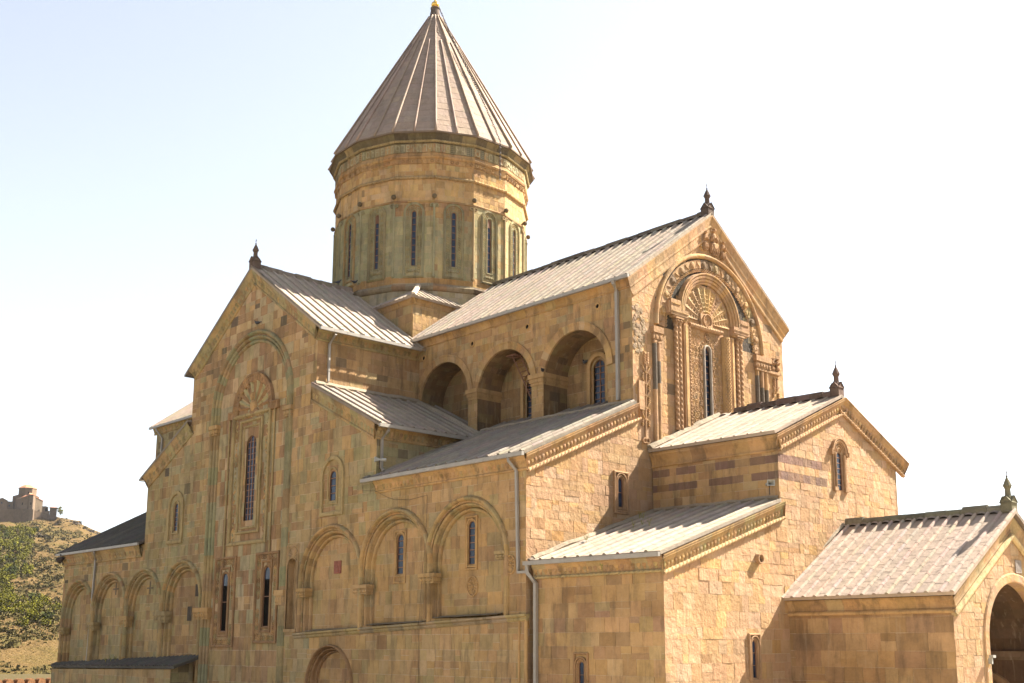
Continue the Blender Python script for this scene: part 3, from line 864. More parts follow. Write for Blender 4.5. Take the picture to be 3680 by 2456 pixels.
mb = MB(); masonry(mb, FVB, rect(-18, -1.2, 13, 19.2), hv, (.45, .65), (.5, 1.1), lambda u, v, g: tuple(x * .85 for x in pick(g, (3, OCH), (3, BRN), (1, OLV))), 33, .012); mb.build('gallery_back_wall', M_WALL, CA)  # back wall tints lowered for the shade inside the gallery
for i, (c, r, vs) in enumerate(GAL):
    mb = MB(OCH); moulding(mb, FV, arch_path(c, r, vs - (0 if i else .0), vs, 20), [(-.02, -.1), (-.02, .035), (.08, .045), (.3, .05), (.36, .09), (.43, .09), (.43, -.03)], tintf=lambda j: pick(rng, (3, OCH), (1, BRN), (1, PAL), (.6, ORA)), seglen=.34); mb.build('gallery_arch', M_TRIM, CA)
for (u0, u1, v0, v1) in ((-12.9, -12.1, 16.0, 16.62), (-7.5, -6.54, 15.95, 16.6)):
    mb = MB(OCH)
    for a, b, e in ((0, .25, .03), (.25, .6, .08), (.6, 1, .15)):
        mb.box(FV, u0 - e, u1 + e, v0 + (v1 - v0) * a, v0 + (v1 - v0) * b, -GD, .02 + e, OCH)
    mb.build('pier_capital', M_TRIM, CA)
for (u, v) in ((-17.19, 19.38), (-12.57, 19.42), (-7.81, 19.49), (-2.39, 19.51)):
    mb = MB(OCH); ring2(mb, FV, u, v, .16, .1, .08, 0, 12); ho = mb.build('drain_hole', M_TRIM, CA)
    g = MB(); g.poly([FV(u + .135 * math.cos(2 * PI * k / 12), v + .135 * math.sin(2 * PI * k / 12), .028) for k in range(12)]); g.build('opening', M_DARK, ho)
mb = MB(); cornice(mb, FV, [(-18.4, 20.62), (.1, 20.62)], .62, 0, to, False, 8); mb.build('eave_cornice', M_TRIM, CA)
mb = MB(); cornice(mb, FNe, [(-54.2, 20.1), (-32.8, 20.1)], .8, .4, tg, False, 9); mb.build('eave_cornice', M_TRIM, CA)

# ================================================================== WEST FRONT
LIT = (.315, .194, .108); LPAL = (.355, .24, .147)
def pal_west(u, v, g):
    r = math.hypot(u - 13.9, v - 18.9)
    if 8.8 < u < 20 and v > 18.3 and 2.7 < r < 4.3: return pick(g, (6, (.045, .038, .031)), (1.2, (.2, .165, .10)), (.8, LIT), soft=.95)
    if v > 21 or u > 9.5: return pick(g, (5, LIT), (2, OCH), (1.2, ORA), (1, LPAL), (.35, BRN), (.3, GRY))
    return pick(g, (5, LIT), (2, LPAL), (1.2, ORA), (1, OCH), (.3, BRN), (.15, GRN))
hwest = [window(CA, FW, 13.72, .43, 13.6, 17.9, .12, 1, .36, [], [(.03, .1, .1)], .03, (.34, .29, .24)),
         window(CA, FW, 6.44, .34, 8.45, 9.9, .1, 1, .6, [(5.9, 6.98, 8.1, 10.22, .1, .1)], [(.06, .07, .07), (.18, .07, .1)], .02, LIT)]
mb = MB()
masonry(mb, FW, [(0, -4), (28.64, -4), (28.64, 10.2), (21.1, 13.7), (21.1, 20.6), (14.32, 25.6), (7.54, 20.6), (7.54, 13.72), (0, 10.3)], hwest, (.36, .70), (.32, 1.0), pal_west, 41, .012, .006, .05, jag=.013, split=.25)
mb.build('gable_wall', M_LIT, CA)
tl = lambda i, g: pick(g, (4, LIT), (2, OCH), (1, LPAL), (.8, ORA), (.3, BRN))
mb = MB(LIT); moulding(mb, FW, [(7.0, 20.38), (14.32, 25.74), (21.64, 20.38)], [(-1.05, -.03), (-1.05, .05), (-.98, .1), (-.9, .1), (-.86, .06), (-.6, .07), (-.56, .12), (-.5, .13), (-.45, .09), (-.2, .16), (-.05, .22), (0, .22)], tintf=lambda i: tl(i, rng), seglen=.9); mb.build('gable_cornice', M_TRIM, CA)
mb = MB(LIT); cornice(mb, FW, [(-.28, 10.34), (7.62, 13.86)], .95, .26, tl, True, 12); mb.build('raking_cornice', M_TRIM, CA)

# --- blind portal ornament of the west gable
mb = MB(LIT); rng = random.Random(43)
AC, AR, AS = 14.15, 4.72, 18.4                       # outer arch roll
def shaft(mb, F, u, v0, v1, r=.13, dark=None):
    z = v0
    while z < v1:
        e = min(v1, z + rng.uniform(.7, 1.3)); t = tl(0, rng)
        if dark and dark[0] < (z + e) / 2 < dark[1]: t = (.11, .09, .07)
        tube(mb, [F(u, z, .03), F(u, e, .03)], r, 10, t); z = e
moulding(mb, FW, arch_path(AC, AR - .1, AS, AS + .01, 26), [(0, -.03)] + [(.14 - .14 * math.cos(PI * i / 6), .02 + .17 * math.sin(PI * i / 6)) for i in range(7)] + [(.28, -.03)], tintf=lambda i: tl(i, rng), seglen=.7)
mb.build('great_blind_arch', M_TRIM, CA)
mb = MB(LIT)                                         # corbelled inner order: little blocks, animals, wedges
for i in range(25):
    a = PI * (i + .5) / 25; u, v = AC + 4.28 * math.cos(a), AS + 4.28 * math.sin(a)
    t = pick(rng, (4, LIT), (1.4, OLV), (1.2, GRY), (1.4, OCH)); Fk = Frame(FW(u, v), Y3 * math.cos(a - PI / 2) + Z3 * math.sin(a - PI / 2), Z3 * math.cos(a - PI / 2) - Y3 * math.sin(a - PI / 2))
    w = AR * PI / 25 * .47
    mb.box(Fk, -w, w, -.22, .26, -.02, .07, t)
    if i % 2: lump(mb, Fk, 0, .02, w * .7, .2, .08, 0, .07, t, 7); lump(mb, Fk, 0, -.12, w * .35, .1, .07, 0, .1, t, 6)
    else: lump(mb, Fk, 0, 0, w * .3, .22, .05, .5, .07, t, 4)
for i, (u, v, d) in enumerate(along([(AC + 3.95 * math.cos(PI - PI * k / 40), AS + 3.95 * math.sin(PI * k / 40)) for k in range(41)], .2)):
    ring2(mb, FW, u, v, .075, .05, .07, 0, 6, tl(0, rng))
mb.build('corbel_order', M_TRIM, CA)
for u, z0, z1 in ((9.22, 11.8, 17.4), (9.52, 11.8, 17.4), (18.35, 12.5, 17.4), (18.8, 12.5, 17.4), (19.25, 12.5, 17.4)): mb = MB(LIT); shaft(mb, FW, u, z0, z1, .15, (15.3, 16.8)); mb.build('shaft', M_TRIM, CA)
for a in ((9.05, 9.7, 17.35, 18.2, .16), (18.15, 19.5, 17.4, 18.25, .18)): mb = MB(LIT); capital(mb, FW, *a, LIT); mb.build('capital', M_TRIM, CA)
HC, HR, HS = 13.85, 2.05, 19.45                      # hood over the fan
mb = MB(LIT)
moulding(mb, FW, [(HC - 3.1, 19.0)][:0] + [(HC - 2.1, 19.1), (HC - 3.45, 19.1)][:0] + arch_path(HC, HR, HS, HS + .01, 22),
         [(0, -.03), (0, .1), (.09, .16), (.13, .12), (.16, .2), (.25, .24), (.29, .18), (.32, .27), (.42, .3), (.46, .24), (.52, .33), (.6, .33), (.62, -.03)], tintf=lambda i: tl(i, rng), seglen=.5)
for s in (-1, 1):
    for (a, b, c, d, n) in ((2.05, 3.5, 19.12, 19.5, .33), (2.68, 3.5, 19.5, 19.98, .33), (2.05, 3.3, 19.02, 19.12, .26), (3.1, 3.62, 19.2, 19.86, .26), (2.05, 3.0, 18.92, 19.02, .18)):
        u0, u1 = sorted((HC + s * a, HC + s * b)); mb.box(FW, u0, u1, c, d, -.02, n, tl(0, rng))
        mb.box(FW, u0 + .06, u1 - .06, (c + d) / 2 - .03, (c + d) / 2 + .03, n, n + .04, tl(0, rng))
mb.build('fan_hood', M_TRIM, CA)
mb = MB(LIT)                                         # scalloped fan with rosette
for i in range(11):
    a = PI * (i + .5) / 11; r0, r1, w = .55, 1.98, .27; t = pick(rng, (3, LIT), (2, OCH), (1, OLV))
    q = lambda r, o, n: FW(HC - .1 + r * math.cos(a) - o * math.sin(a), 19.3 + r * math.sin(a) + o * math.cos(a), n)
    for s in (-1, 1): mb.poly([q(r0, 0, .02), q(r1, 0, .02), q(r1, s * w, .13), q(r0, s * .08, .08)], t)
    for k in range(6):
        r = r0 + (r1 - r0) * (k + .5) / 6; lump(mb, FW, HC - .1 + r * math.cos(a + .06), 19.3 + r * math.sin(a + .06), .12, .05, .022, a + 1.2, .06, t, 6)
        lump(mb, FW, HC - .1 + r * math.cos(a - .06), 19.3 + r * math.sin(a - .06), .12, .05, .022, a - 1.2, .06, t, 6)
mb.box(FW, HC - .75, HC + .3, 18.95, 19.75, -.02, .15, LIT); ring2(mb, FW, HC - .2, 19.38, .36, .09, .09, .15, 14)
for k in range(12): lump(mb, FW, HC - .2 + .2 * math.cos(k * PI / 6), 19.38 + .2 * math.sin(k * PI / 6), .15, .035, .05, k * PI / 6, .15, None, 6)
mb.build('stone_fan', M_TRIM, CA)
for u in (10.95, 11.25, 16.4, 16.74): mb = MB(LIT); rope(mb, FW(u, 12.9, .1), FW(u, 18.8, .1), .12, .3, LIT); mb.build('rope_column', M_TRIM, CA)
for u in (11.1, 16.57): mb = MB(LIT); capital(mb, FW, u - .25, u + .25, 18.75, 19.1, .22, LIT); mb.build('capital', M_TRIM, CA)
mb = MB(LIT)                                         # plain pilasters, plaited shafts
for (a, b) in ((11.6, 12.02), (15.78, 16.1)): mb.box(FW, a, b, 13.1, 18.85, -.02, .16, LIT); mb.box(FW, a + .1, b - .1, 13.2, 18.8, .16, .19, OCH)
rope(mb, FW(12.1, 13.1, .1), FW(12.1, 18.8, .1), .1, .2, LIT, n=8)
tube(mb, [FW(15.35, 12.9, .05), FW(15.35, 18.75, .05)], .3, 12, OCH)
for i in range(56):
    z = 13 + i * .102
    for k in range(4): lump(mb, Frame(FW(15.35, z, .05), Y3 * math.cos((k - 1.5) * .6 + (i % 2) * .3) - X3 * math.sin((k - 1.5) * .6 + (i % 2) * .3), Z3), 0, 0, .05, .05, .05, .78, .29, LIT, 4)
rope(mb, FW(12.1, 18.9, .12), FW(15.0, 18.95, .12), .13, .22, LIT, n=8)
mb.build('portal_columns', M_TRIM, CA)
mb = MB(LIT)                                         # vine scroll panel and lettered band round the window
for iu in range(9):
    for iv in range(15):
        u, v = 12.4 + iu * .31, 13.2 + iv * .375
        if abs(u - 13.75) < .42 and v < 18.3: continue
        if u > 15.0 or v > 18.75: continue
        s = rng.uniform(.85, 1.15); t = tl(0, rng)
        ring2(mb, FW, u, v, .13 * s, .07, .035, 0, 9, t, iv, iv + 5.0); lump(mb, FW, u + .02, v, .06, .06, .035, 0, 0, t, 6)
        lump(mb, FW, u + .15, v + .16, .1, .04, .03, rng.uniform(0, 3), 0, t, 6)
for s in (-1, 1):
    for k in range(18):
        z = 13.6 + k * .24; u = 13.75 + s * .56
        mb.box(FW, u - .11, u + .11, z, z + .035, -.01, .06, LIT)
        if k % 3: mb.box(FW, u - .11, u - .07, z + .05, z + .2, -.01, .055, LIT)
        if k % 2: mb.box(FW, u + .06, u + .1, z + .05, z + .2, -.01, .057, OCH)
        else: mb.box(FW, u - .03, u + .02, z + .08, z + .2, -.01, .056, LIT)
for k in range(9): a = PI * k / 8; lump(mb, FW, 13.75 + .52 * math.cos(a), 17.75 + .52 * math.sin(a), .1, .06, .07, a, 0, LIT, 6)
ring2(mb, FW, 13.75, 18.5, .2, .06, .1, 0, 10); mb.box(FW, 13.58, 13.92, 18.47, 18.53, 0, .09); mb.box(FW, 13.72, 13.78, 18.36, 18.46, 0, .088); mb.box(FW, 13.72, 13.78, 18.54, 18.66, 0, .088)
mb.build('carved_panel', M_TRIM, CA)
def figure(mb, F, u, v, h, seated=False, tint=LIT):  # robed saint in bas-relief: halo, head, torso, arms, robe folds
    t = tint
    ring2(mb, F, u, v + h * .86, h * .12, h * .04, .1, 0, 12, t)
    lump(mb, F, u, v + h * .86, h * .068, h * .085, .26, 0, .05, t, 9)
    lump(mb, F, u, v + h * .62, h * .13, h * .17, .24, 0, .03, t, 9)
    lump(mb, F, u - h * .12, v + h * .58, h * .045, h * .15, .2, -.35, .08, t, 7); lump(mb, F, u + h * .12, v + h * .58, h * .045, h * .15, .2, .35, .08, t, 7)
    lump(mb, F, u, v + h * .55, h * .04, h * .06, .3, 0, .1, t, 6)
    wd = .2 if seated else .14
    lump(mb, F, u, v + h * .3, h * wd, h * .18, .3 if seated else .2, 0, 0, t, 10)
    for k in range(5): lump(mb, F, u + (k - 2) * h * wd * .42, v + h * .2, h * .03, h * .2, .2, (k - 2) * .06, .06, t, 6)
    for s in (-1, 1): lump(mb, F, u + s * h * .05, v + h * .02, h * .035, h * .045, .22, 0, .02, t, 6)
mb = MB(LIT)
figure(mb, FW, 14.55, 23.4, 1.72, True); figure(mb, FW, 15.35, 23.35, 1.15)
figure(mb, FW, 13.75, 23.55, 1.2)
for s, u in ((-1, 13.45), (1, 15.6)):
    for k in range(6): lump(mb, FW, u + s * .03 * k, 23.55 + k * .15, .16 - .012 * k, .05, .12, .5 * s, 0, OCH, 6)
mb.build('gable_relief', M_TRIM, CA)
mb = MB(LIT); figure(mb, FW, 19.8, 17.55, .85); figure(mb, FW, 20.3, 17.6, .85); ring2(mb, FW, 19.8, 18.05, .28, .1, .1, 0, 10, None, 0, PI); ring2(mb, FW, 20.32, 18.1, .28, .1, .1, 0, 10, None, 0, PI); mb.box(FW, 19.5, 20.62, 17.4, 17.55, 0, .2)
mb.build('twin_figure_relief', M_TRIM, CA)
def vine(mb, F, u, z0, z1, lean=0.0, stem=True):
    if stem: tube(mb, [F(u, z0, .05), F(u + lean, z1, .05)], .055, 8, LIT)
    z = max(z0 + 1.0, z1 - 3.6)
    while z < z1:
        for s in (-1, 1):
            ang = PI / 2 + s * rng.uniform(.5, 1.0); x = u + lean * (z - z0) / (z1 - z0)
            for k in range(5): lump(mb, F, x + s * (.08 + .05 * k), z + .07 * k, .17 - .018 * k, .05, .1, PI / 2 - s * .6, .02, tl(0, rng), 6)
            for k in range(6): lump(mb, F, x + s * (.22 + .05 * (k % 2)), z - .08 - .055 * k, .07, .05, .11, 0, .02, tl(0, rng), 6)
        z += .62
    for k in range(5):
        for s in (-1, 1): lump(mb, F, u + lean + s * .12, z1 - .1 + k * .13, .16, .045, .1, PI / 2 - s * .7, .03, LIT, 6)
mb = MB(LIT); vine(mb, FW, 8.38, 12.15, 16.2, .12); ring2(mb, FW, 8.28, 12.02, .13, .1, .12, 0, 9); ring2(mb, FW, 8.52, 12.02, .13, .1, .12, 0, 9); mb.box(FW, 7.86, 8.3, 13.6, 15.1, -.02, .12, LIT); mb.build('grape_vine_relief', M_TRIM, CA)
mb = MB(LIT); vine(mb, FW, 20.2, 15.4, 16.7, 0, False)
mb.build('grape_vine_relief', M_TRIM, CA)
mb = MB((.34, .28, .21))                              # bare rubble where the facing stone fell off the corner
for k in range(120):
    u, v = rng.uniform(7.6, 8.75), rng.uniform(16.6, 19.2)
    if u - 7.6 > 1.15 - abs(v - 17.9) * .5: continue
    lump(mb, FW, u, v, rng.uniform(.07, .2), rng.uniform(.06, .15), rng.uniform(.008, .03), rng.uniform(0, 3), .012, jit((.215, .155, .10), rng, .15), 5)
mb.build('exposed_rubble', M_LIT, CA)

# ================================================================== NARTHEX (turned a little against the nave) AND PORCH
an, ap, NL = .015, -.053, 7.557
def NT(x, y, z=0.0): return Vector((x * math.cos(an) - (y - YR) * math.sin(an), YR + x * math.sin(an) + (y - YR) * math.cos(an), z))
NX, NY = Vector((math.cos(an), math.sin(an), 0)), Vector((-math.sin(an), math.cos(an), 0))
def PT(x, y, z=0.0): return Vector((NL + (x - NL) * math.cos(ap) - (y - YR) * math.sin(ap), YR + (x - NL) * math.sin(ap) + (y - YR) * math.cos(ap), z))
PX, PY = Vector((math.cos(ap), math.sin(ap), 0)), Vector((-math.sin(ap), math.cos(ap), 0))
FNW = Frame(NT(7.486, 0), NY, Z3); FNN = Frame(NT(0, 8.833), NX, Z3); FLN = Frame(NT(0, .23), NX, Z3)
hn = [window(CA, FNW, 14.22, .44, 9.3, 11.2, .09, 1, .28, [], [], .018, LIT),
      window(CA, FNW, 6.36, .32, .35, 1.95, .09, 1, .6, [(5.93, 6.79, .2, 2.25, .09, .08)], [(.05, .06, .06), (.15, .06, .09)], .015, LIT)]
mb = MB(LIT)                                         # little aedicule round the gable window
for s in (-1, 1):
    tube(mb, [FNW(14.22 + s * .42, 9.35, .06), FNW(14.22 + s * .42, 11.1, .06)], .07, 8); tube(mb, [FNW(14.22 + s * .58, 9.35, .03), FNW(14.22 + s * .58, 11.1, .03)], .05, 8)
    mb.box(FNW, 14.22 + s * .5 - .16, 14.22 + s * .5 + .16, 9.22, 9.42, -.02, .14)
moulding(mb, FNW, [(13.5, 11.02), (13.5, 11.2)] + [(14.22 + .62 * math.cos(PI - PI * i / 12), 11.2 + .62 * math.sin(PI * i / 12)) for i in range(13)] + [(14.94, 11.2), (14.94, 11.02)], [(-.12, -.03), (-.12, .12), (-.05, .16), (.0, .1), (.04, .18), (.12, .18), (.12, -.03)])
for k in range(3): ring2(mb, FNW, 14.22, 11.22, .2 + k * .13, .07, .07, 0, 10, None, 0, PI)
mb.build('window_hood', M_TRIM, CA)
def pal_nar(u, v, g):
    if u < 13.0 and u > 8 and (9.3 < v < 9.7 or 10.04 < v < 10.44): return pick(g, (4, PUR), (1, BRN))
    return pick(g, (5, LIT), (2.4, LPAL), (1, OCH), (.6, ORA), (.25, BRN))
out = [(.23, -4), (19.97, -4), (19.97, 11.55), (14.7, 13.95), (8.833, 11.55), (8.833, 8.3), (.23, 5.45)]
mb = MB(); masonry(mb, FNW, [(8.833, 9.0), (19.97, 9.0)] + out[2:5], hn, (.37, .40), (.3, .85), pal_nar, 51, .010, .006, .05, jag=.012, split=.1); masonry(mb, FNW, [out[0], out[1], (19.97, 9.0), (8.833, 9.0)] + out[5:], hn, (.34, .74), (.3, 1.05), pal_nar, 151, .012, .006, .05, jag=.013, split=.28); mb.build('narthex_front_wall', M_LIT, CA)
def pal_narn(u, v, g):
    if 9.3 < v < 9.7 or 10.04 < v < 10.44: return pick(g, (5, PUR), (1, OCH), (1, BRN))
    return pick(g, (4, OCH), (2, BRN), (.5, PAL), (.4, ORA))
mb = MB(); masonry(mb, FNN, rect(0, 7.486, 8.0, 11.5), [], (.36, .4), (.4, .9), pal_narn, 52, .012); mb.build('narthex_side_wall', M_WALL, CA)
hl2 = window(CA, FLN, 2.93, .3, -1.2, 1.05, .1, 1, .6, [(2.5, 3.36, -1.6, 1.42, .09, .07)], [(.05, .06, .05), (.14, .07, .08)], .015, BRN)
mb = MB(); masonry(mb, FLN, rect(0, 7.486, -4, 5.4), [hl2], (.52, .72), (.45, 1.15), lambda u, v, g: pick(g, (4, OCH), (3, BRN), (1, OLV), (.6, (.25, .15, .095)), (.3, PAL)), 53, .014); mb.build('lean_to_wall', M_WALL, CA)
FNs = Frame(NT(0, 19.97), -NX, Z3); mb = MB(); masonry(mb, FNs, rect(-7.5, 0, -4, 11.5), [], (.5, .7), (.5, 1.1), None, 54, .01); mb.build('plain_wall', M_WALL, CA)
mb = MB(); cornice(mb, FNN, [(0, 11.38), (7.7, 11.38)], .82, 0, to, False, 13); mb.build('eave_cornice', M_TRIM, CA)
mb = MB(); cornice(mb, FNW, [(8.4, 11.36), (14.7, 14.06), (21.0, 11.36)], .9, .27, tl, True, 14); mb.build('gable_cornice', M_TRIM, CA)
mb = MB(); cornice(mb, FLN, [(.1, 5.32), (7.6, 5.32)], .72, .3, lambda i, g: pick(g, (3, OCH), (2, BRN), (1, OLV)), True, 15); mb.build('eave_cornice', M_TRIM, CA)
mb = MB(); cornice(mb, FNW, [(-.1, 5.32), (8.833, 8.28)], .9, .26, lambda i, g: pick(g, (3, OCH), (2, BRN), (1.6, GRN)), True, 16); mb.build('raking_cornice', M_TRIM, CA)
mb = MB(LIT); ring2(mb, FNW, 6.88, 5.53, .2, .1, .22, 0, 14); ho = mb.build('drain_hole', M_TRIM, CA); g = MB(); g.poly([FNW(6.88 + .17 * math.cos(2 * PI * k / 12), 5.53 + .17 * math.sin(2 * PI * k / 12), .045) for k in range(12)]); g.build('opening', M_DARK, ho)

FPW = Frame(PT(15.84, 0), PY, Z3); FPN = Frame(PT(0, 9.354), PX, Z3); FPS = Frame(PT(0, 19.72), -PX, Z3)
ph = arch_poly(14.56, 2.48, -4.0, 1.95, 24)
mb = MB(); masonry(mb, FPW, [(9.354, -4), (19.72, -4), (19.72, 3.72), (14.54, 7.2), (9.354, 3.72)], [ph], (.42, .66), (.4, .9), lambda u, v, g: pick(g, (4, LIT), (2.5, LPAL), (1, OCH), (.5, OLV)), 55, .015, .007, .05, jag=.03); mb.build('porch_front_wall', M_LIT, CA)
mb = MB(); masonry(mb, FPN, rect(7.2, 15.84, -4, 3.7), [], (.6, .85), (.6, 1.5), lambda u, v, g: pick(g, (3, BRN), (3, OCH), (1, (.25, .15, .09)), (.5, OLV)), 56, .014); mb.build('porch_side_wall', M_WALL, CA)
mb = MB(); masonry(mb, FPS, rect(-15.84, -7.2, -4, 3.7), [], (.6, .85), (.6, 1.5), None, 57, .01); mb.build('plain_wall', M_WALL, CA)
mb = MB(LIT)
pa = arch_path(14.56, 2.48, -4, 1.95, 24); moulding(mb, FPW, pa, [(-.0, -.5), (-.0, .02), (.05, .06), (.36, .06), (.42, .02), (.42, -.04)], tintf=lambda i: pick(rng, (3, LIT), (3, LPAL), (1, OCH)), seglen=.5)
mb.build('porch_arch', M_LIT, CA)
mb = MB(BRN)                                         # inside of the porch: vault, far wall with ledge and blind arches
ib = Frame(PT(8.0, 0), PY, Z3); FI = Frame(PT(0, 17.6), PX, Z3)
pv = arch_path(14.56, 3.0, -4, 1.6, 20)
for a, b in zip(pv, pv[1:]):
    for k in range(8):
        d0, d1 = 15.4 - k * .95, 15.4 - (k + 1) * .95
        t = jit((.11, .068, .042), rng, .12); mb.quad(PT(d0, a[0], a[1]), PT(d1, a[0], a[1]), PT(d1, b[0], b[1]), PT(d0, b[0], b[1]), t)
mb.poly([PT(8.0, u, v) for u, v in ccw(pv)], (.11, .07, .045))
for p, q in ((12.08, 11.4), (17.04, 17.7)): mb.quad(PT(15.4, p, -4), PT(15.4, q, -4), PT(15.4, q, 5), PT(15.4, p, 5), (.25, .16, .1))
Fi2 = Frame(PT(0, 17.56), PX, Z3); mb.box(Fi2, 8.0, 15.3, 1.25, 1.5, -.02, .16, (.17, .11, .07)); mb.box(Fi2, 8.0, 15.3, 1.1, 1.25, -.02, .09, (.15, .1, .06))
moulding(mb, Fi2, arch_path(12.2, 2.0, -4, -1.6, 14), [(0, -.03), (0, .12), (.1, .16), (.3, .16), (.34, .0)]); moulding(mb, ib, arch_path(14.56, 1.2, -4, -1.0, 14), [(0, -.03), (0, .2), (.15, .24), (.5, .2), (.5, .0)])
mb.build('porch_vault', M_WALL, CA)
mb = MB(); cornice(mb, FPN, [(7.3, 3.72), (16.0, 3.72)], .62, 0, to, False, 17); tube(mb, [FPN(7.3, 3.12, .06), FPN(15.95, 3.12, .06)], .09, 8, OCH); mb.build('eave_cornice', M_TRIM, CA)
mb = MB(LIT); cornice(mb, FPW, [(9.1, 3.66), (14.54, 7.3), (19.98, 3.66)], .62, 0, lambda i, g: pick(g, (3, LIT), (2, OLV), (1, GRN)), False, 18)
for s in (-1, 1): tube(mb, [FPW(14.54 + s * 5.2, 2.98, .07), FPW(14.54, 6.46, .07)], .13, 8, (.40, .30, .16))
mb.build('gable_cornice', M_TRIM, CA)
mb = MB((.23, .2, .18)); mb.box(FPW, 14.78, 15.3, 4.86, 5.42, -.02, .05, (.25, .215, .19)); mb.box(FPW, 14.86, 15.22, 4.94, 5.34, .05, .055, (.2, .17, .15)); mb.build('stone_tablet', M_TRIM, CA)

# ================================================================== ROOFS
def slope_frame(o, u, inward, s):
    a = math.atan(s); return Frame(o, u, Vector(inward) * math.cos(a) + Z3 * math.sin(a)), 1 / math.cos(a)
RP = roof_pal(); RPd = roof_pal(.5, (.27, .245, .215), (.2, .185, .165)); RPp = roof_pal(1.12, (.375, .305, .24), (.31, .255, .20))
def roof(name, o, u, inw, s, outline_run, label=None, **k):
    F, q = slope_frame(o, u, inw, s); mb = MB(); roof_plane(mb, F, [(a, b * q) for a, b in outline_run], **k)
    return mb.build(name, M_ROOF, CA, label)
roof('nave_roof', (0, 7.151, 20.63), X3, Y3, .7312, [(-18.7, 0), (.2, 0), (.2, 7.169), (-19.2, 7.169)], seed=1, pal=RPp, rib=.08, caps=.09)
roof('nave_roof', (0, 21.489, 20.63), -X3, -Y3, .7312, [(-.2, 0), (18.7, 0), (19.2, 7.169), (-.2, 7.169)], seed=2, rib=0, rowh=1.2, pitch=1.5)
roof('nave_roof', (0, 7.151, 20.03), X3, Y3, .7312, [(-54.3, 0), (-32.2, 0), (-31.8, 7.169), (-54.3, 7.169)], seed=3, pal=RPp, rib=.08)
roof('nave_roof', (0, 21.489, 20.03), -X3, -Y3, .7312, [(32, 0), (54.3, 0), (54.3, 7.169), (32, 7.169)], seed=4, rib=0, rowh=1.2, pitch=1.5)
roof('transept_roof', (-17.007, 0, 19.914), Y3, -X3, .685, [(-.323, 0), (7.6, 0), (8.9, 8.206), (-.323, 8.206)], seed=5, pal=RPp, u_off=-.3)
roof('transept_roof', (-33.419, 0, 19.914), -Y3, X3, .685, [(-7.6, 0), (.323, 0), (.323, 8.206), (-8.9, 8.206)], seed=6)
SHP = roof_pal(.95, (.375, .305, .24), (.29, .245, .20))  # shoulder slabs tinted darker, their shade put into the colour
roof('shoulder_roof', (-11.011, 0, 13.339), Y3, -X3, .4878, [(-.323, 0), (7.6, 0), (7.6 + GD, 1.5), (7.6 + GD, 6.5), (-.323, 6.67)][:0] + [(-.323, 0), (9.2, 0), (9.2, 6.67), (-.323, 6.67)], seed=7, pal=SHP, u_off=-.3)
roof('shoulder_roof', (-39.41, 0, 13.339), -Y3, X3, .4878, [(-7.6, 0), (.323, 0), (.323, 6.67), (-7.6, 6.67)], seed=8)
roof('aisle_roof', (0, -.323, 10.449), X3, Y3, .4456, [(-12.3, 0), (.2, 0), (.2, 9.0), (-.2, 9.4), (-11.62, 9.4), (-11.62, .3), (-12.3, .3)][:0] + [(-12.3, 0), (.2, 0), (.2, 7.85), (0, 7.85), (0, 9.4), (-11.62, 9.4), (-11.62, .3), (-12.3, .3)], seed=9, pal=roof_pal(.88, (.36, .30, .24), (.27, .235, .195)))  # near aisle slabs tinted darker to carry the roof's shade
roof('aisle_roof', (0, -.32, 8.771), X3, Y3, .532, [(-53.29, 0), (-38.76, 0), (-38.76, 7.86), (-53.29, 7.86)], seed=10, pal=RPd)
roof('aisle_roof', (0, 28.96, 10.449), -X3, -Y3, .4456, [(-.2, 0), (53.3, 0), (53.3, 7.86), (-.2, 7.86)], seed=11, rib=0, rowh=1.5, pitch=1.5)
roof('lean_to_roof', NT(0, -.04, 5.463), NX, NY, .3302, [(-.02, 0), (NL, 0), (NL, 8.87), (-.02, 8.87)], seed=12, pal=RPp, rowh=.62)
roof('narthex_roof', NT(0, 8.518, 11.544), NX, NY, .4287, [(-.05, 0), (NL, 0), (NL, 6.188), (-.05, 6.188)], seed=13, pal=roof_pal(1.05, (.42, .335, .26), (.36, .29, .22)), rib=.07, caps=.09)
roof('narthex_roof', NT(0, 20.895, 11.544), -NX, -NY, .4287, [(-NL, 0), (.05, 0), (.05, 6.188), (-NL, 6.188)], seed=14, rib=0)
roof('porch_roof', PT(0, 8.877, 3.844), PX, PY, .6584, [(7.0, 0), (16.195, 0), (16.195, 5.66), (7.3, 5.66)], seed=15, pal=roof_pal(1.08, (.43, .335, .265), (.38, .30, .235)), rowh=.68, rib=.1, pitch=.6, caps=.105)
roof('porch_roof', PT(0, 20.2, 3.844), -PX, -PY, .6584, [(-16.195, 0), (-7.0, 0), (-7.0, 5.66), (-16.195, 5.66)], seed=16, rib=0)
# the low annex by the front wall: its roof and walls
ax = Vector((22.9, 1.05, .72)).normalized(); ax = Vector((22.9, -.0, .72)).normalized()
FAX = Frame((-52.7, -1.75, -.32), ax, Vector((0, 1.75, .62)).normalized())
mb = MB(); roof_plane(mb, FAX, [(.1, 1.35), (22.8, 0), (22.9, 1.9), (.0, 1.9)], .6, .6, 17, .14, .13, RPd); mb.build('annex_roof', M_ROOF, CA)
mb = MB(); FA1 = Frame((-30.7, -1.55, 0), Vector((1, -.053, 0)), Z3); FA2 = Frame((-30.7, 0, 0), Y3, Z3)
masonry(mb, FA1, [(-21.9, -4), (0, -4), (0, .22), (-21.9, -.1)], [], (.5, .7), (.6, 1.3), lambda u, v, g: pick(g, (3, OCH), (2, OLV), (1.5, GRN), (1, BRN)), 58, .012); masonry(mb, FA2, [(-1.5, -4), (0, -4), (0, .65), (-1.5, .2)], [], (.5, .7), (.5, 1), pal_green, 59, .01)
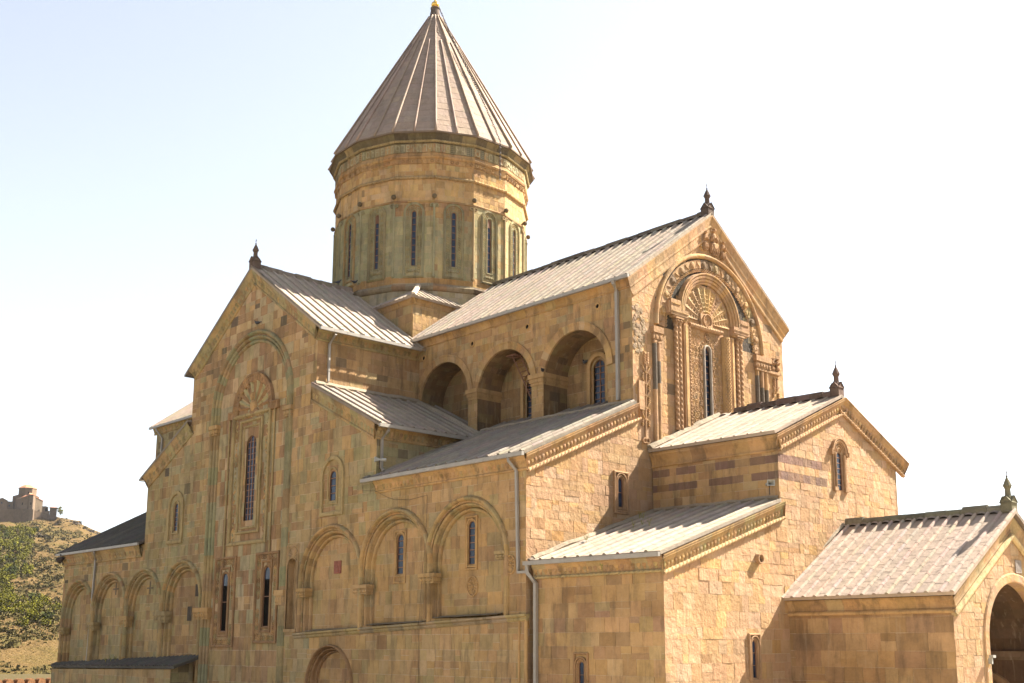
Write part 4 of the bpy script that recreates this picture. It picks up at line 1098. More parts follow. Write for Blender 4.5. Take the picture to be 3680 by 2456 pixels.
FA3 = Frame((-52.6, 0, 0), -Y3, Z3); masonry(mb, FA3, [(0, -4), (.4, -4), (.4, -.15), (0, 0)], [], (.5, .7), (.5, 1), pal_green, 60, .01)
mb.build('annex_wall', M_WALL, CA)

# --- ridges
def ridge(a, b, tint, w=.17, h=.24, rag=.03, seed=1):
    rng = random.Random(seed); a, b = Vector(a), Vector(b); d = (b - a).normalized(); L = (b - a).length; s = Vector((-d.y, d.x, 0)); mb = MB(tint); t = 0
    while t < L - .05:
        e = min(L, t + rng.uniform(.7, 1.2)); hh = h + rng.uniform(-rag, rag); tt = jit(tint, rng, .22)
        rows = [[a + d * x + s * o + Z3 * z for o, z in ((-w, -.12), (-w * .85, hh * .6), (-w * .4, hh), (w * .4, hh), (w * .85, hh * .6), (w, -.12))] for x in (t + .008, e - .008)]
        mb.grid(rows, False, tt); mb.poly(rows[0][::-1], tt); mb.poly(rows[1], tt); t = e
    return mb.build('ridge', M_TRIM, CA)
RDG = (.13, .105, .08)
ridge((-19, YR, 25.87), (.15, YR, 25.87), RDG, seed=1); ridge((XD, -.3, 25.53), (XD, 8.5, 25.53), (.2, .165, .13), seed=2); ridge((-54.2, YR, 25.27), (-32, YR, 25.27), RDG, seed=3)
ridge(NT(1.1, 14.7, 14.2), NT(7.5, 14.7, 14.2), (.13, .09, .075), .2, .32, .05, seed=4); ridge(PT(7.6, 14.54, 7.57), PT(16.15, 14.54, 7.57), (.145, .135, .095), .17, .3, .05, seed=5)
# mortar flashings where roofs meet walls
mb = MB((.25, .205, .15)); rng = random.Random(61)
def flash(a, b, w=.22):
    a, b = Vector(a), Vector(b); k = max(2, int((b - a).length / .5)); tube(mb, [a.lerp(b, i / k) + Vector((0, 0, rng.uniform(-.04, .04))) for i in range(k + 1)], w * .5, 6, None)
flash((-17.68, -.1, 16.62), (-17.68, 7.6, 16.62), .42); flash((-11.6, .3, 10.75), (-11.6, 7.6, 13.95), .3); flash(NT(.02, .2, 5.6), NT(.02, 8.8, 8.42), .3); flash(NT(.1, 8.83, 8.45), NT(7.4, 8.83, 8.45), .25)
flash(NT(.02, 8.6, 11.62), NT(.02, 14.6, 14.2), .45); flash(PT(7.5, 9.1, 4.1), PT(7.5, 14.4, 7.6), .25)
flash((-17.5, 7.5, 16.55), (-11.7, 7.5, 13.75), .4); flash((-11.7, 7.5, 13.98), (-.1, 7.5, 13.98), .25)
mb.build('mortar_flashing', M_LIT, CA)

# --- finials on the gables
def finial(base, fx, fy, tint, k=1.0, seed=0):
    tint = (tint[0] * .8, tint[1] * .95, tint[2]); tw = .86
    rng = random.Random(seed); mb = MB(tint); B = Frame(base, fx, Z3); c = Vector(base)
    for s in (1, -1):                                # saddle with two small gables
        for F in (Frame(c, fx, Z3), Frame(c, fy, Z3)):
            mb.poly([F(u * k, v * k, s * .27 * k) for u, v in ((-.27, -.3), (.27, -.3), (.27, .2), (0, .46), (-.27, .2))][::s])
    for F in (Frame(c, fx, Z3), Frame(c, fy, Z3)):
        for s in (-1, 1): mb.quad(F(s * .31 * k, .16 * k, -.31 * k), F(s * .31 * k, .16 * k, .31 * k), F(0, .5 * k, .31 * k), F(0, .5 * k, -.31 * k))
    def lathe(pts, n=8):
        mb.grid([[c + Vector((r * tw * k * math.cos(2 * PI * j / n), r * tw * k * math.sin(2 * PI * j / n), z * k)) for j in range(n)] for r, z in pts], True)
    lathe([(.24, .35), (.2, .46), (.17, .5), (.155, .82), (.2, .86), (.21, .92), (.25, .94), (.24, .98), (.13, 1.2), (.05, 1.34), (.03, 1.36)])
    o = mb.build('finial', M_TRIM, CA)
    x = MB(); Fx = Frame(c + Z3 * 1.34 * k, fy, Z3); tube(x, [Fx(0, 0), Fx(0, .38 * k)], .018, 6); tube(x, [Fx(-.09 * k, .26 * k), Fx(.09 * k, .26 * k)], .016, 6)
    lump(x, Fx, 0, .06 * k, .05, .05, .05); lump(x, Frame(Fx.o, -fy, Z3), 0, .06 * k, .05, .05, .05)
    x.build('cross', M_IRON, o)
finial((-.1, YR, 26.0), X3, Y3, (.12, .075, .06), 1.0); finial((XD, -.05, 25.72), Y3, X3, (.14, .085, .065), 1.0)
finial(NT(7.3, 14.7, 14.42), NX, NY, (.15, .085, .065), .95); finial(PT(15.9, 14.54, 7.75), PX, PY, (.19, .145, .09), .95)

# ================================================================== CROSSING BASE, DRUM AND CONE
TB = 6.8
mb = MB()
masonry(mb, Frame((XD, YR - TB, 0), X3, Z3), rect(-TB, TB, 19.5, 23.62), [], (.45, .6), (.5, 1.0), lambda u, v, g: pick(g, (3, OCH), (2, BRN), (1, OLV)), 91, .012)
masonry(mb, Frame((XD + TB, YR, 0), Y3, Z3), rect(-TB, TB, 19.5, 23.62), [], (.45, .6), (.5, 1.0), lambda u, v, g: pick(g, (3, OCH), (1, BRN), (1.6, (.27, .21, .12))), 92, .012)
mb.build('crossing_wall', M_WALL, CA)
mb = MB(); cornice(mb, Frame((XD, YR - TB, 0), X3, Z3), [(-TB - .3, 23.58), (TB + .28, 23.58)], .42, 0, to, False, 20); cornice(mb, Frame((XD + TB, YR, 0), Y3, Z3), [(-TB - .28, 23.58), (TB + .3, 23.58)], .42, 0, to, False, 21); mb.build('eave_cornice', M_TRIM, CA)
for i, (d, u) in enumerate((((0, -1), X3), ((1, 0), Y3), ((0, 1), -X3), ((-1, 0), -Y3))):
    D = Vector((*d, 0)); e = TB + .3
    roof('crossing_roof', Vector((XD, YR, 23.66)) + D * e, u, -D, .64, [(-e, 0), (e, 0), (e - 2.3, 2.3), (-e + 2.3, 2.3)], seed=93 + i, pal=RPp, pitch=.5, rib=.07, u_off=.25)
mb = MB((.36, .29, .22)); tube(mb, [(XD + TB + .1, YR - TB - .1, 23.75), (XD + 5.0, YR - 5.0, 25.2)], .19, 6); mb.build('hip_stone', M_ROOF, CA)

PH = .1362; RD = 7.0054
def drum_frame(i, r=RD):
    a = PH + R(11.25) + i * R(22.5); return Frame((XD + r * math.cos(R(11.25)) * math.cos(a), YR + r * math.cos(R(11.25)) * math.sin(a), 0), (-math.sin(a), math.cos(a), 0), Z3)
def corner(i, r, z): a = PH + i * R(22.5); return Vector((XD + r * math.cos(a), YR + r * math.sin(a), z))
def ring16(mb, prof, tintf=None, n=16, sub=3):
    """faceted ring, each facet cut into stones"""
    rng = random.Random(len(mb.v) + 7)
    for i in range(n):
        for k in range(sub):
            cols = [[corner(i, r, z).lerp(corner(i + 1, r, z), (k + o) / sub) for r, z in prof] for o in (.0, 1.0)]
            t = tintf(i, rng) if tintf else None
            for j in range(len(prof) - 1): mb.quad(cols[0][j], cols[1][j], cols[1][j + 1], cols[0][j + 1], t)
DGR = (.262, .236, .140)
def pal_drum_for(i):
    odd = random.Random(i * 13 + 5)
    patch = odd.random()
    def f(u, v, g):
        if v < 25.3: return pick(g, (3, (.33, .28, .19)), (1, OLV))
        if v < 25.95: return pick(g, (4, ORA), (2, OCH))
        if v < 31.2:
            if i in (13, 14) and v > 30.1: return pick(g, (3, BRN), (2, OCH))
            if i in (14,) and abs(u) > .7: return pick(g, (2, DGR), (2, (.33, .26, .13)), (1, BRN))
            if i > 14 or i < 3: return pick(g, (3, (.29, .235, .12)), (2, DGR), (1, OCH))  # sunlit drum faces get a warmer palette, light put into the tint
            return pick(g, (6, DGR), (2, (.30, .265, .14)), (.8, (.36, .30, .16)), (.5, OLV))
        if v < 33: return pick(g, (4, (.45, .285, .125)), (2, OCH), (1, PAL), (.9, BRN), (.3, GRY))
        return pick(g, (4, ORA), (2, (.47, .31, .13)), (1, PAL), (.9, BRN), (.35, GRN))
    return f
hd = 1.366
mb = MB(); rng = random.Random(101)
for i in range(16):
    F = drum_frame(i); front = i in (7, 8, 9, 10, 11, 12, 13, 14, 15, 0, 1, 2)
    h = window(CA, F, 0, .3, 26.7, 30.55, .09, 1, .48, [], [(.05, .06, .05)], .022, DGR, lattice_top=.6 if i in (10, 12, 15) else 0)
    masonry(mb, F, rect(-hd, hd, 22.0, 36.0), [h], (.36, .52), (.32, .62), pal_drum_for(i), 110 + i, .01, .007)
    if front:
        mbs = MB(DGR)
        # outer roll of the window frame, broad carved band
        t = pick(rng, (3, DGR), (1, OLV), (1, OCH)); tb = t
        moulding(mbs, F, arch_path(0, .56, 26.0, 30.45, 14)[::-1], [(0, -.02), (0, .07), (-.04, .11), (-.08, .07), (-.1, .05), (-.13, .09), (-.16, .05), (-.16, -.02)][::1], closed=True, tintf=lambda j: jit(t, rng, .12))
        p = arch_path(0, .39, 26.2, 30.45, 14)
        carve_band(mbs, F, p, .17, .25, .045, 0, (t, DGR, OLV), 0)
        for k in range(5): lump(mbs, F, -.3 + .15 * k, 26.35, .12, .09, .1, rng.uniform(0, 3), 0, jit(t, rng), 6)
        mbs.build('carved_frame', M_TRIM, LASTWIN)
mb.build('drum_wall', M_WALL, CA)
for i in range(16):
    t = DGR if 9 <= i <= 14 else (.30, .22, .12)  # shaft tint follows the shaded and sunlit faces
    mb = MB(DGR); tube(mb, [corner(i, RD + .02, 25.95), corner(i, RD + .02, 31.0)], .075, 8, t)
    a = PH + i * R(22.5); Fc = Frame(corner(i, RD - .02, 0), (-math.sin(a), math.cos(a), 0), Z3)
    for s in (-1, 1): ring2(mb, Fc, s * .16, 30.93, .11, .08, .1, 0, 9, t); lump(mb, Fc, s * .16, 30.93, .05, .05, .1, 0, 0, t, 6)
    lump(mb, Fc, 0, 25.95, .13, .14, .15, 0, 0, t, 7)
    so = mb.build('drum_shaft', M_TRIM, CA); c = corner(i, RD + .16, 31.52); rr = .17; mb = MB()   # carved ball over each shaft
    mb.grid([[c + Vector((rr * math.sin(PI * q / 6) * math.cos(2 * PI * j / 10), rr * math.sin(PI * q / 6) * math.sin(2 * PI * j / 10), rr * math.cos(PI * q / 6))) for j in range(10)] for q in range(7)], True, (.12, .09, .055)); mb.build('carved_ball', M_TRIM, so)
mb = MB(OCH)
ring16(mb, [(RD - .05, 24.9), (7.1, 24.95), (7.2, 25.05), (7.26, 25.2), (7.14, 25.28), (7.1, 25.4), (RD - .05, 25.43)], lambda i, g: pick(g, (2, (.25, .21, .14)), (1, GRY), (1, BRN)))
ring16(mb, [(RD - .03, 31.14), (7.07, 31.16), (7.09, 31.24), (7.05, 31.29), (RD - .03, 31.3)], lambda i, g: pick(g, (2, BRN), (2, OCH), (1, DGR)))
ring16(mb, [(RD - .03, 33.92), (7.06, 33.94), (7.08, 34.26), (7.16, 34.3), (7.2, 34.42), (7.12, 34.5), (7.1, 34.68), (7.06, 34.7)], lambda i, g: pick(g, (3, OCH), (2, BRN), (1.2, ORA)))
for i in range(16):
    rope(mb, corner(i, 7.08, 32.92), corner(i + 1, 7.08, 32.92), .105, .3, (.27, .19, .1) if 7 < i < 15 else OCH)  # rope painted darker on the shaded faces
    rope(mb, corner(i, 7.2, 35.5), corner(i + 1, 7.2, 35.5), .08, .2, OLV)
    F = drum_frame(i, 7.08)
    for k in range(8):
        if rng.random() < .62: ring2(mb, F, -1.17 + k * .335, 34.1, .1, .06, .05, 0, 8, pick(rng, (2, OCH), (2, BRN)))
mb.build('drum_cornice', M_TRIM, CA)
mb = MB(OLV)                                         # frieze of lettered and latticed tiles, soffit under the cone dark with stains and painted eave shade
tiles = []
for i in range(16):
    F = drum_frame(i, 7.09); u = -1.39
    while u < 1.36:
        w = min(rng.uniform(.3, .5), 1.39 - u); t = pick(rng, (3.0, (.225, .205, .125)), (1.4, (.33, .19, .095)), (1, OCH), (.8, OLV)); mb.box(F, u + .01, u + w - .01, 34.72, 35.34, -.05, .02, t)
        if rng.random() < .2:
            for k in range(3):
                for q in range(4): mb.box(F, u + .05 + k * (w - .08) / 3, u + .05 + (k + .55) * (w - .08) / 3, 34.78 + q * .14, 34.86 + q * .14, .019, .024, (.05, .04, .03))
        else: tiles.append((i, u + w / 2, w))
        u += w
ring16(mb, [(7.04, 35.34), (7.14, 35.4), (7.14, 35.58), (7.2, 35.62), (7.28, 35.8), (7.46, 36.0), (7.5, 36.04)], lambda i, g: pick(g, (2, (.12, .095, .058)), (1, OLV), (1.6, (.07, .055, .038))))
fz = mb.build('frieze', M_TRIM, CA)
# raised old Georgian capitals on the frieze tiles, paler tint replacing their shadow contrast
LET = 'ႸႡႣႥႭႱႠႣႫႵႭႦႬႲႵႶႼႩႨႲႥႰႤႡႱႹႮႳ'
mbl = {}; dg = None
for n, (i, u, w) in enumerate(tiles):
    if i not in (9, 10, 11, 12, 13, 14, 15, 0): continue
    mb = mbl.setdefault(i, MB())
    fc = bpy.data.curves.new('letters', 'FONT'); fc.body = LET[n % len(LET)]; fc.size = .62; fc.extrude = .02; fc.align_x = 'CENTER'; fc.offset = .008; fc.resolution_u = 3
    fo = bpy.data.objects.new('letters', fc); COL.objects.link(fo)
    bpy.context.view_layer.update(); dg = bpy.context.evaluated_depsgraph_get()
    me = fo.evaluated_get(dg).to_mesh(); F = drum_frame(i, 7.09); t = (.33, .28, .17)
    if len(me.vertices):
        xs = [v.co.x for v in me.vertices]; ys = [v.co.y for v in me.vertices]
        sx = min(1.0, (w - .06) / max(.01, max(xs) - min(xs))); sy = .5 / max(.05, max(ys) - min(ys)); b0 = len(mb.v)
        for v in me.vertices: mb.v.append(tuple(F(u + (v.co.x - (max(xs) + min(xs)) / 2) * sx, 34.78 + (v.co.y - min(ys)) * sy, .03 + v.co.z)))
        for p in me.polygons: mb.face([b0 + k for k in p.vertices], t)
    bpy.data.objects.remove(fo); bpy.data.curves.remove(fc)
for mb in mbl.values(): mb.build('inscription', M_TRIM, fz)

# --- cone
RC, ZC, RT, ZT = 7.5685, 36.08, .36, 48.95
mb = MB(); cp1 = roof_pal(1.42, (.275, .208, .165), (.23, .18, .145))
for i in range(16):
    a = PH + R(11.25) + i * R(22.5); er = Vector((math.cos(a), math.sin(a), 0)); k = math.cos(R(11.25))
    o = Vector((XD, YR, ZC)) + er * RC * k; v = -er * (RC - RT) * k + Z3 * (ZT - ZC); F = Frame(o, (-math.sin(a), math.cos(a), 0), v)
    w0, w1 = RC * math.sin(R(11.25)), RT * math.sin(R(11.25))
    masonry(mb, F, [(-w0, 0), (w0, 0), (w1, v.length), (-w1, v.length)], [], (.55, .75), (.7, 1.2), cp1, 140 + i, .006, .003, .03, tilt=.008, jag=.004, split=0)
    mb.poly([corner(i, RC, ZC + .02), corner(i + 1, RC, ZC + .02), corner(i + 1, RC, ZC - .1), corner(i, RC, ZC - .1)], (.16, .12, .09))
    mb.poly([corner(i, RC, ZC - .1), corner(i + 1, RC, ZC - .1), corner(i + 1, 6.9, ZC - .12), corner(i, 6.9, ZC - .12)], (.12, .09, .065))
    for (b, tf, r) in ((i, .985, .085), (i + .5, .76, .075)):
        aa = PH + b * R(22.5); kk = k if b != i else 1.0; e = Vector((math.cos(aa), math.sin(aa), 0))
        p0 = Vector((XD, YR, ZC)) + e * (RC * kk + .03); p1 = Vector((XD, YR, ZT)) + e * RT * kk; nn = Vector((e.x * (ZT - ZC), e.y * (ZT - ZC), RC - RT)).normalized() * .03
        n = 14; pts = [p0.lerp(p1, tf * q / n) + nn for q in range(n + 1)]
        sm = mb.smooth; mb.smooth = True
        tube(mb, pts, r, 9, jit((.27, .205, .16), rng, .05), rf=lambda t, r=r: r * (1 - .35 * t ** 3))
        mb.smooth = sm
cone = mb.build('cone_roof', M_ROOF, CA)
def lathe(mb, c, pts, n=20, tint=None, smooth=True):
    sm = mb.smooth; mb.smooth = smooth
    mb.grid([[Vector(c) + Vector((r * math.cos(2 * PI * j / n), r * math.sin(2 * PI * j / n), z)) for j in range(n)] for r, z in pts], True, tint); mb.smooth = sm
mb = MB((.13, .1, .085)); lathe(mb, (XD, YR, 0), [(.47, 48.75), (.40, 49.0), (.33, 49.4), (.31, 49.5), (.36, 49.52), (.36, 49.6), (.28, 49.62)], 24); mb.build('cone_collar', M_TRIM, cone)
mb = MB(); lathe(mb, (XD, YR, 49.88), [(.18, -.27)] + [(.32 * math.cos(R(a)), .29 * math.sin(R(a))) for a in (-55, -30, 0, 30, 55, 72)] + [(.08, .3), (.06, .36), (.1, .42), (.06, .48), (.035, .6), (.03, 1.2)], 20); mb.build('gilded_ball', M_GOLD, cone)

# ================================================================== GUTTERS AND DOWNPIPES
gutter('gutter', CA, (-18.0, 7.12, 20.58), (.2, 7.12, 20.58), (0, -1, 0)); gutter('gutter', CA, (-54.3, 7.12, 19.98), (-33.5, 7.12, 19.98), (0, -1, 0))
gutter('gutter', CA, (-16.98, -.33, 19.86), (-16.98, 7.1, 19.86), (1, 0, 0)); gutter('gutter', CA, (-33.44, -.33, 19.86), (-33.44, 7.1, 19.86), (-1, 0, 0))
gutter('gutter', CA, (-10.98, -.33, 13.29), (-10.98, 7.2, 13.29), (1, 0, 0)); gutter('gutter', CA, (-39.44, -.33, 13.29), (-39.44, 7.2, 13.29), (-1, 0, 0))
gutter('gutter', CA, (-12.4, -.35, 10.40), (.2, -.35, 10.40), (0, -1, 0)); gutter('gutter', CA, (-53.35, -.35, 8.72), (-38.9, -.35, 8.72), (0, -1, 0))
gutter('gutter', CA, NT(-.25, -.07, 5.41), NT(NL, -.07, 5.41), (0, -1, 0))
gutter('gutter', CA, PT(16.1, 20.25, 3.8), PT(7.6, 20.25, 3.8), (0, 1, 0)); gutter('gutter', CA, (-18, 21.52, 20.58), (.2, 21.52, 20.58), (0, 1, 0))
downpipe(CA, [(-.8, 7.03, 20.45), (-.8, 7.03, 20.3), (-.93, 7.42, 19.95), (-.93, 7.42, 14.15)], .085)
downpipe(CA, [(-16.92, .74, 19.75), (-16.92, .74, 19.6), (-17.56, .74, 19.1), (-17.56, .74, 16.85)])
downpipe(CA, [(-10.92, .27, 13.15), (-10.92, .27, 13.0), (-11.5, .27, 12.6), (-11.5, .27, 11.05), (-11.3, .27, 10.85)])
downpipe(CA, [(-.78, -.41, 10.28), (-.78, -.41, 10.1), (-.55, -.1, 9.65), (-.42, -.1, 5.3), (-.42, -.1, 4.97), (.22, -.1, 4.97)])
downpipe(CA, [(.2, -.12, 5.28), (.2, -.12, 4.92), (.5, .12, 4.45), (.5, .12, -4)], .08)
downpipe(CA, [(-46.2, -.4, 8.6), (-46.2, -.4, 8.45), (-46.55, -.1, 7.9), (-46.9, -.1, .5)])
downpipe(CA, [(-53.0, 7.05, 19.85), (-53.0, 7.05, 19.7), (-52.5, 7.42, 18.9), (-52.5, 7.42, 14)])

# ================================================================== LOOSE THINGS ON THE CATHEDRAL
def horn_speaker(loc, rz, label):
    t = thing('loudspeaker', label, 'loudspeaker', loc, 'horn loudspeakers on the church'); t.rotation_euler = (0, 0, rz)
    mb = MB()                                        # flared rectangular horn, mouth towards +X
    rows = []
    for x, w, h in ((-.12, .05, .05), (.0, .06, .05), (.12, .10, .075), (.24, .17, .125), (.27, .185, .14), (.27, .165, .12), (.22, .13, .09), (.05, .03, .03)):
        rows.append([(x, -w, -h), (x, w, -h), (x, w, h), (x, -w, h)])
    mb.grid(rows, True); mb.build('horn', M_HORN, t)
    mb = MB(); tube(mb, [(-.36, 0, 0), (-.34, 0, 0), (-.14, 0, 0), (-.11, 0, 0)], .085, 12, rf=lambda q: .06 if q in (0, 1) else .09); mb.build('driver', M_HORN, t)
    mb = MB(); tube(mb, [(0, 0, -.06), (0, 0, -.52)], .022, 6); tube(mb, [(0, -.05, -.08), (0, .05, -.08)], .03, 6); mb.build('bracket', M_IRON, t)
    return t
horn_speaker(NT(7.1, 8.62, 9.12), R(-38), 'pale horn loudspeaker on a rusty post above the lean-to roof, near the narthex corner')
horn_speaker((-11.18, -.1, 11.4), R(-120), 'pale horn loudspeaker beside the downpipe at the shoulder wall, above the long gutter')
# floodlight under the far eave
t = thing('floodlight', 'black floodlight hanging under the far left eave of the cathedral', 'floodlight', (-52.15, -.45, 8.28)); t.rotation_euler = (0, R(20), R(200))
mb = MB(); mb.grid([[(x, r * math.cos(2 * PI * j / 12), r * math.sin(2 * PI * j / 12)) for j in range(12)] for x, r in ((-.25, .05), (-.2, .14), (.05, .2), (.22, .26), (.25, .28), (.25, .25), (.2, .24))], True); mb.build('lamp_housing', M_IRON, t)
mb = MB(); mb.poly([(.19, .24 * math.cos(2 * PI * j / 12), .24 * math.sin(2 * PI * j / 12)) for j in range(12)]); mb.build('lens', M_GLASS, t)
mb = MB(); tube(mb, [(0, 0, .18), (0, 0, .42)], .03, 6); tube(mb, [(0, -.22, .05), (0, -.22, .2), (0, .22, .2), (0, .22, .05)], .02, 6); mb.build('bracket', M_IRON, t)
# small lamp box by the porch arch
t = thing('wall_lamp', 'small pale lamp box with a cable at the left edge of the porch arch', 'wall lamp', PT(15.95, 11.85, 1.3))
mb = MB(); Fl = Frame((0, 0, 0), PY, Z3); mb.box(Fl, -.1, .12, -.05, .06, .02, .2); mb.build('lamp_housing', M_HORN, t); mb = MB(); mb.box(Fl, -.05, .05, -.3, -.06, -.05, .1); tube(mb, [Fl(0, -.2, .05), Fl(-.12, -.5, .04), Fl(-.3, -.62, .03)], .012, 5); mb.build('cable', M_HORN, t)
# iron ladder in the middle gallery arch
t = thing('ladder', 'rusty iron ladder leaning down from the vault of the middle gallery arch', 'ladder', (-9.9, 8.3, 18.2))
A, B = Vector((0, 0, .1)), Vector((1.6, 0, -2.7)); off = Vector((.36, .25, .12))
for o in (Vector(), off):
    mb = MB(); tube(mb, [A + o, B + o], .04, 6); mb.build('rail', M_BAR, t)
for k in range(9):
    mb = MB(); p = A.lerp(B, (k + .5) / 9); tube(mb, [p, p + off], .028, 6); mb.build('rung', M_BAR, t)
mb = MB(); mb.box(Frame((0, 0, 0), X3, Z3), -.35, .5, .08, .16, -.3, .2); mb.build('hatch_plate', M_BAR, t)
# chain from the top of the cone, hanging free past the eave
t = MB(); a = PH - .62 * R(11.25) - R(2); e = Vector((math.cos(a), math.sin(a), 0)); nn = Vector((e.x * (ZT - ZC), e.y * (ZT - ZC), RC - RT)).normalized()
p0 = Vector((XD, YR, 49.5)) + e * .36; p1 = Vector((XD, YR, ZC)) + e * (RC + .02); rngc = random.Random(3)
path = [p0 + (p1 - p0) * (k / 70) + nn * .1 + e.cross(Z3) * (rngc.uniform(-.02, .02) + .1 * math.sin(k * .09)) for k in range(71)] + [p1 + e * .08 + Vector((0, 0, -.2 * k)) for k in range(1, 15)]
for k, (p, q) in enumerate(zip(path, path[1:])):
    d = (q - p).normalized(); s = d.cross(Z3 if abs(d.z) < .95 else e).normalized(); n = d.cross(s).normalized(); b = s if k % 2 else n; c = (p + q) / 2; L = (q - p).length * .62
    tube(t, [c + d * (L * math.cos(2 * PI * j / 8)) + b * (.06 * math.sin(2 * PI * j / 8)) for j in range(9)], .022, 5)
tag(t.build('chain', M_IRON), 'long dark iron chain lying down the cone roof and hanging past its eave', 'chain')
# thin cables stapled on the front wall
t = MB(); tube(t, [(-12.75, -.06, 10.18), (-12.2, -.4, 9.8), (-11.4, -.22, 9.75), (-10.4, -.06, 9.3), (-9.87, -.06, 9.15), (-8.6, -.05, 9.02), (-7.15, -.05, 9.13), (-7.16, -.05, 8), (-7.3, -.05, 6.2), (-7.3, -.14, 5.6), (-7.45, -.2, 3), (-7.5, -.22, 2.6), (-7.62, -.04, 1.8), (-7.64, -.04, -4)], .009, 4)
tag(t.build('cable', M_IRON), 'thin dark cable running down the front wall between the two windowed blind arches', 'cable')
# pigeons
def pigeon_mesh():
    mb = MB(); mb.smooth = True
    st = [(-.24, .03, .012, .03), (-.16, .03, .035, .016), (-.10, .02, .055, .04), (-.02, .01, .075, .07), (.06, .015, .08, .08), (.12, .04, .062, .065), (.15, .085, .04, .042), (.165, .125, .036, .037), (.19, .135, .032, .03), (.215, .13, .012, .012), (.245, .122, .004, .004)]
    mb.grid([[(x, w * math.cos(2 * PI * j / 10), z + h * math.sin(2 * PI * j / 10)) for j in range(10)] for x, z, w, h in st], True, None, caps=True)
    for s in (-1, 1): tube(mb, [(.03, s * .03, -.05), (.04, s * .03, -.11), (.08, s * .03, -.115)], .006, 4)
    me = mb.build('pigeon', M_BIRD); m = me.data; bpy.data.objects.remove(me); return m
PM = pigeon_mesh()
for (x, y, z, rz, lab) in ((-24.44, -.12, 21.66, 200, 'dark pigeon sitting on top of the tall blind arch under the front gable'), (-6.5, 7.42, 16.72, 120, 'dark pigeon sitting on the pier capital left of the rightmost gallery arch'),
                           (-4.95, 9.2, 17.2, 160, 'dark pigeon perched on the hood beside the large gallery window'), (-24.3, 7.0, 25.92, 90, 'right one of two dark pigeons on the ridge at the foot of the drum'), (-25.1, 6.2, 25.9, 40, 'left one of two dark pigeons on the ridge at the foot of the drum')):
    o = bpy.data.objects.new('pigeon', PM); COL.objects.link(o); o.location = (x, y, z); o.rotation_euler = (0, 0, R(rz)); o.scale = (1.25, 1.25, 1.25); tag(o, lab, 'pigeon', 'pigeons on the church')
# weeds growing on the roofs
def weed_mesh(seed, h=.55):
    rng = random.Random(seed); mb = MB(); mb_ = []
    for k in range(5):
        a = rng.uniform(0, 6.28); l = h * rng.uniform(.5, 1); tip = Vector((math.cos(a) * l * .35, math.sin(a) * l * .35, l)); tube(mb, [(0, 0, -.05), tip * .5 + Vector((0, 0, .05)), tip], .008, 4)
        for q in range(7):
            c = tip * rng.uniform(.3, 1.0); b = rng.uniform(0, 6.28); d = Vector((math.cos(b), math.sin(b), rng.uniform(-.2, .8))) * .07; s = Vector((-d.y, d.x, .03)) * .4; mb.quad(c, c + d * .5 + s, c + d, c + d * .5 - s)
    o = mb.build('weed', M_WEED); m = o.data; bpy.data.objects.remove(o); return m
WM = [weed_mesh(1), weed_mesh(2), weed_mesh(3, .4)]
for i, (x, y, z, lab, g) in enumerate(((.5, 7.28, 7.9, 'tall weed', 0), (.95, 7.0, 7.8, '', 0), (2.2, 5.5, 7.3, '', 0), (1.9, 5.2, 7.22, '', 0), (2.8, 5.3, 7.25, '', 0), (-.1, 5.0, 7.15, '', 0), (1.1, 2.8, 6.42, '', 0),
                                   (-41.2, -.8, .62, '', 1), (-41.8, -.9, .55, '', 1), (-40.7, -.7, .66, '', 1), (-48.3, -.4, .5, '', 1), (4.9, -.3, 4.85, '', 2))):
    o = bpy.data.objects.new('weed', WM[i % 3]); COL.objects.link(o); o.location = (x, y, z); o.rotation_euler = (0, 0, i * 1.3); o.scale = (.75,) * 3
    tag(o, ('thin yellowish weed growing between the slabs of the sunlit lean-to roof', 'yellow-green weed growing on the dark low annex roof at the foot of the arcade', 'yellow-green tuft growing out of the carved cornice under the lean-to gutter')[g], 'weed', ('weeds on the lean-to roof', 'weeds on the annex roof', None)[g])

# ================================================================== FAR THINGS: fortress wall, hilltop monastery, rocks, shrubs, trees
bw = thing('fortress_wall', 'brick fortress wall with round-topped merlons at the lower left', 'wall', (0, 0, 0))
c0 = hill_pt(-3.4, 112, 0); U = (HL * math.cos(R(38)) + HD * math.sin(R(38))).normalized(); FBW = Frame(c0, U, Z3)
mb = MB((.26, .15, .085)); FBt = Frame(c0 - FBW.n * .6, U, Z3)
masonry(mb, FBW, rect(-12, 14, -4, -2.2), [], (.16, .22), (.3, .6), lambda u, v, g: pick(g, (3, (.33, .17, .09)), (2, (.28, .2, .12))), 200, .01, .012, .03); mb.quad(FBW(-12, -2.2, 0), FBW(14, -2.2, 0), FBW(14, -2.2, -1.2), FBW(-12, -2.2, -1.2))
mb.box(FBW, -12, 14, -2.3, -2.2, -.1, .06, (.3, .25, .18)); mb.build('wall_body', M_BRICK, bw)
mm = MB(); pf = [(-.39, -2.2), (.39, -2.2), (.39, -1.62)] + [(.39 * math.cos(PI * k / 10), -1.62 + .36 * math.sin(PI * k / 10)) for k in range(1, 10)] + [(-.39, -1.62)]
fr = [(u, v, .02) for u, v in pf]; Fm = Frame((0, 0, 0), U, Z3)
mm.poly([Fm(u, v, .02) for u, v in pf]); mm.poly([Fm(u, v, -.6) for u, v in pf][::-1])
for a, b in zip(pf, pf[1:] + pf[:1]): mm.quad(Fm(*a, .02), Fm(*a, -.6), Fm(*b, -.6), Fm(*b, .02))
me0 = mm.build('merlon', M_BRICK, bw)
me0.location = c0 + U * -3.0
for k in range(1, 9):
    o = me0.copy(); COL.objects.link(o); o.parent = bw; o.location = c0 + U * (-3.0 + 1.12 * k)

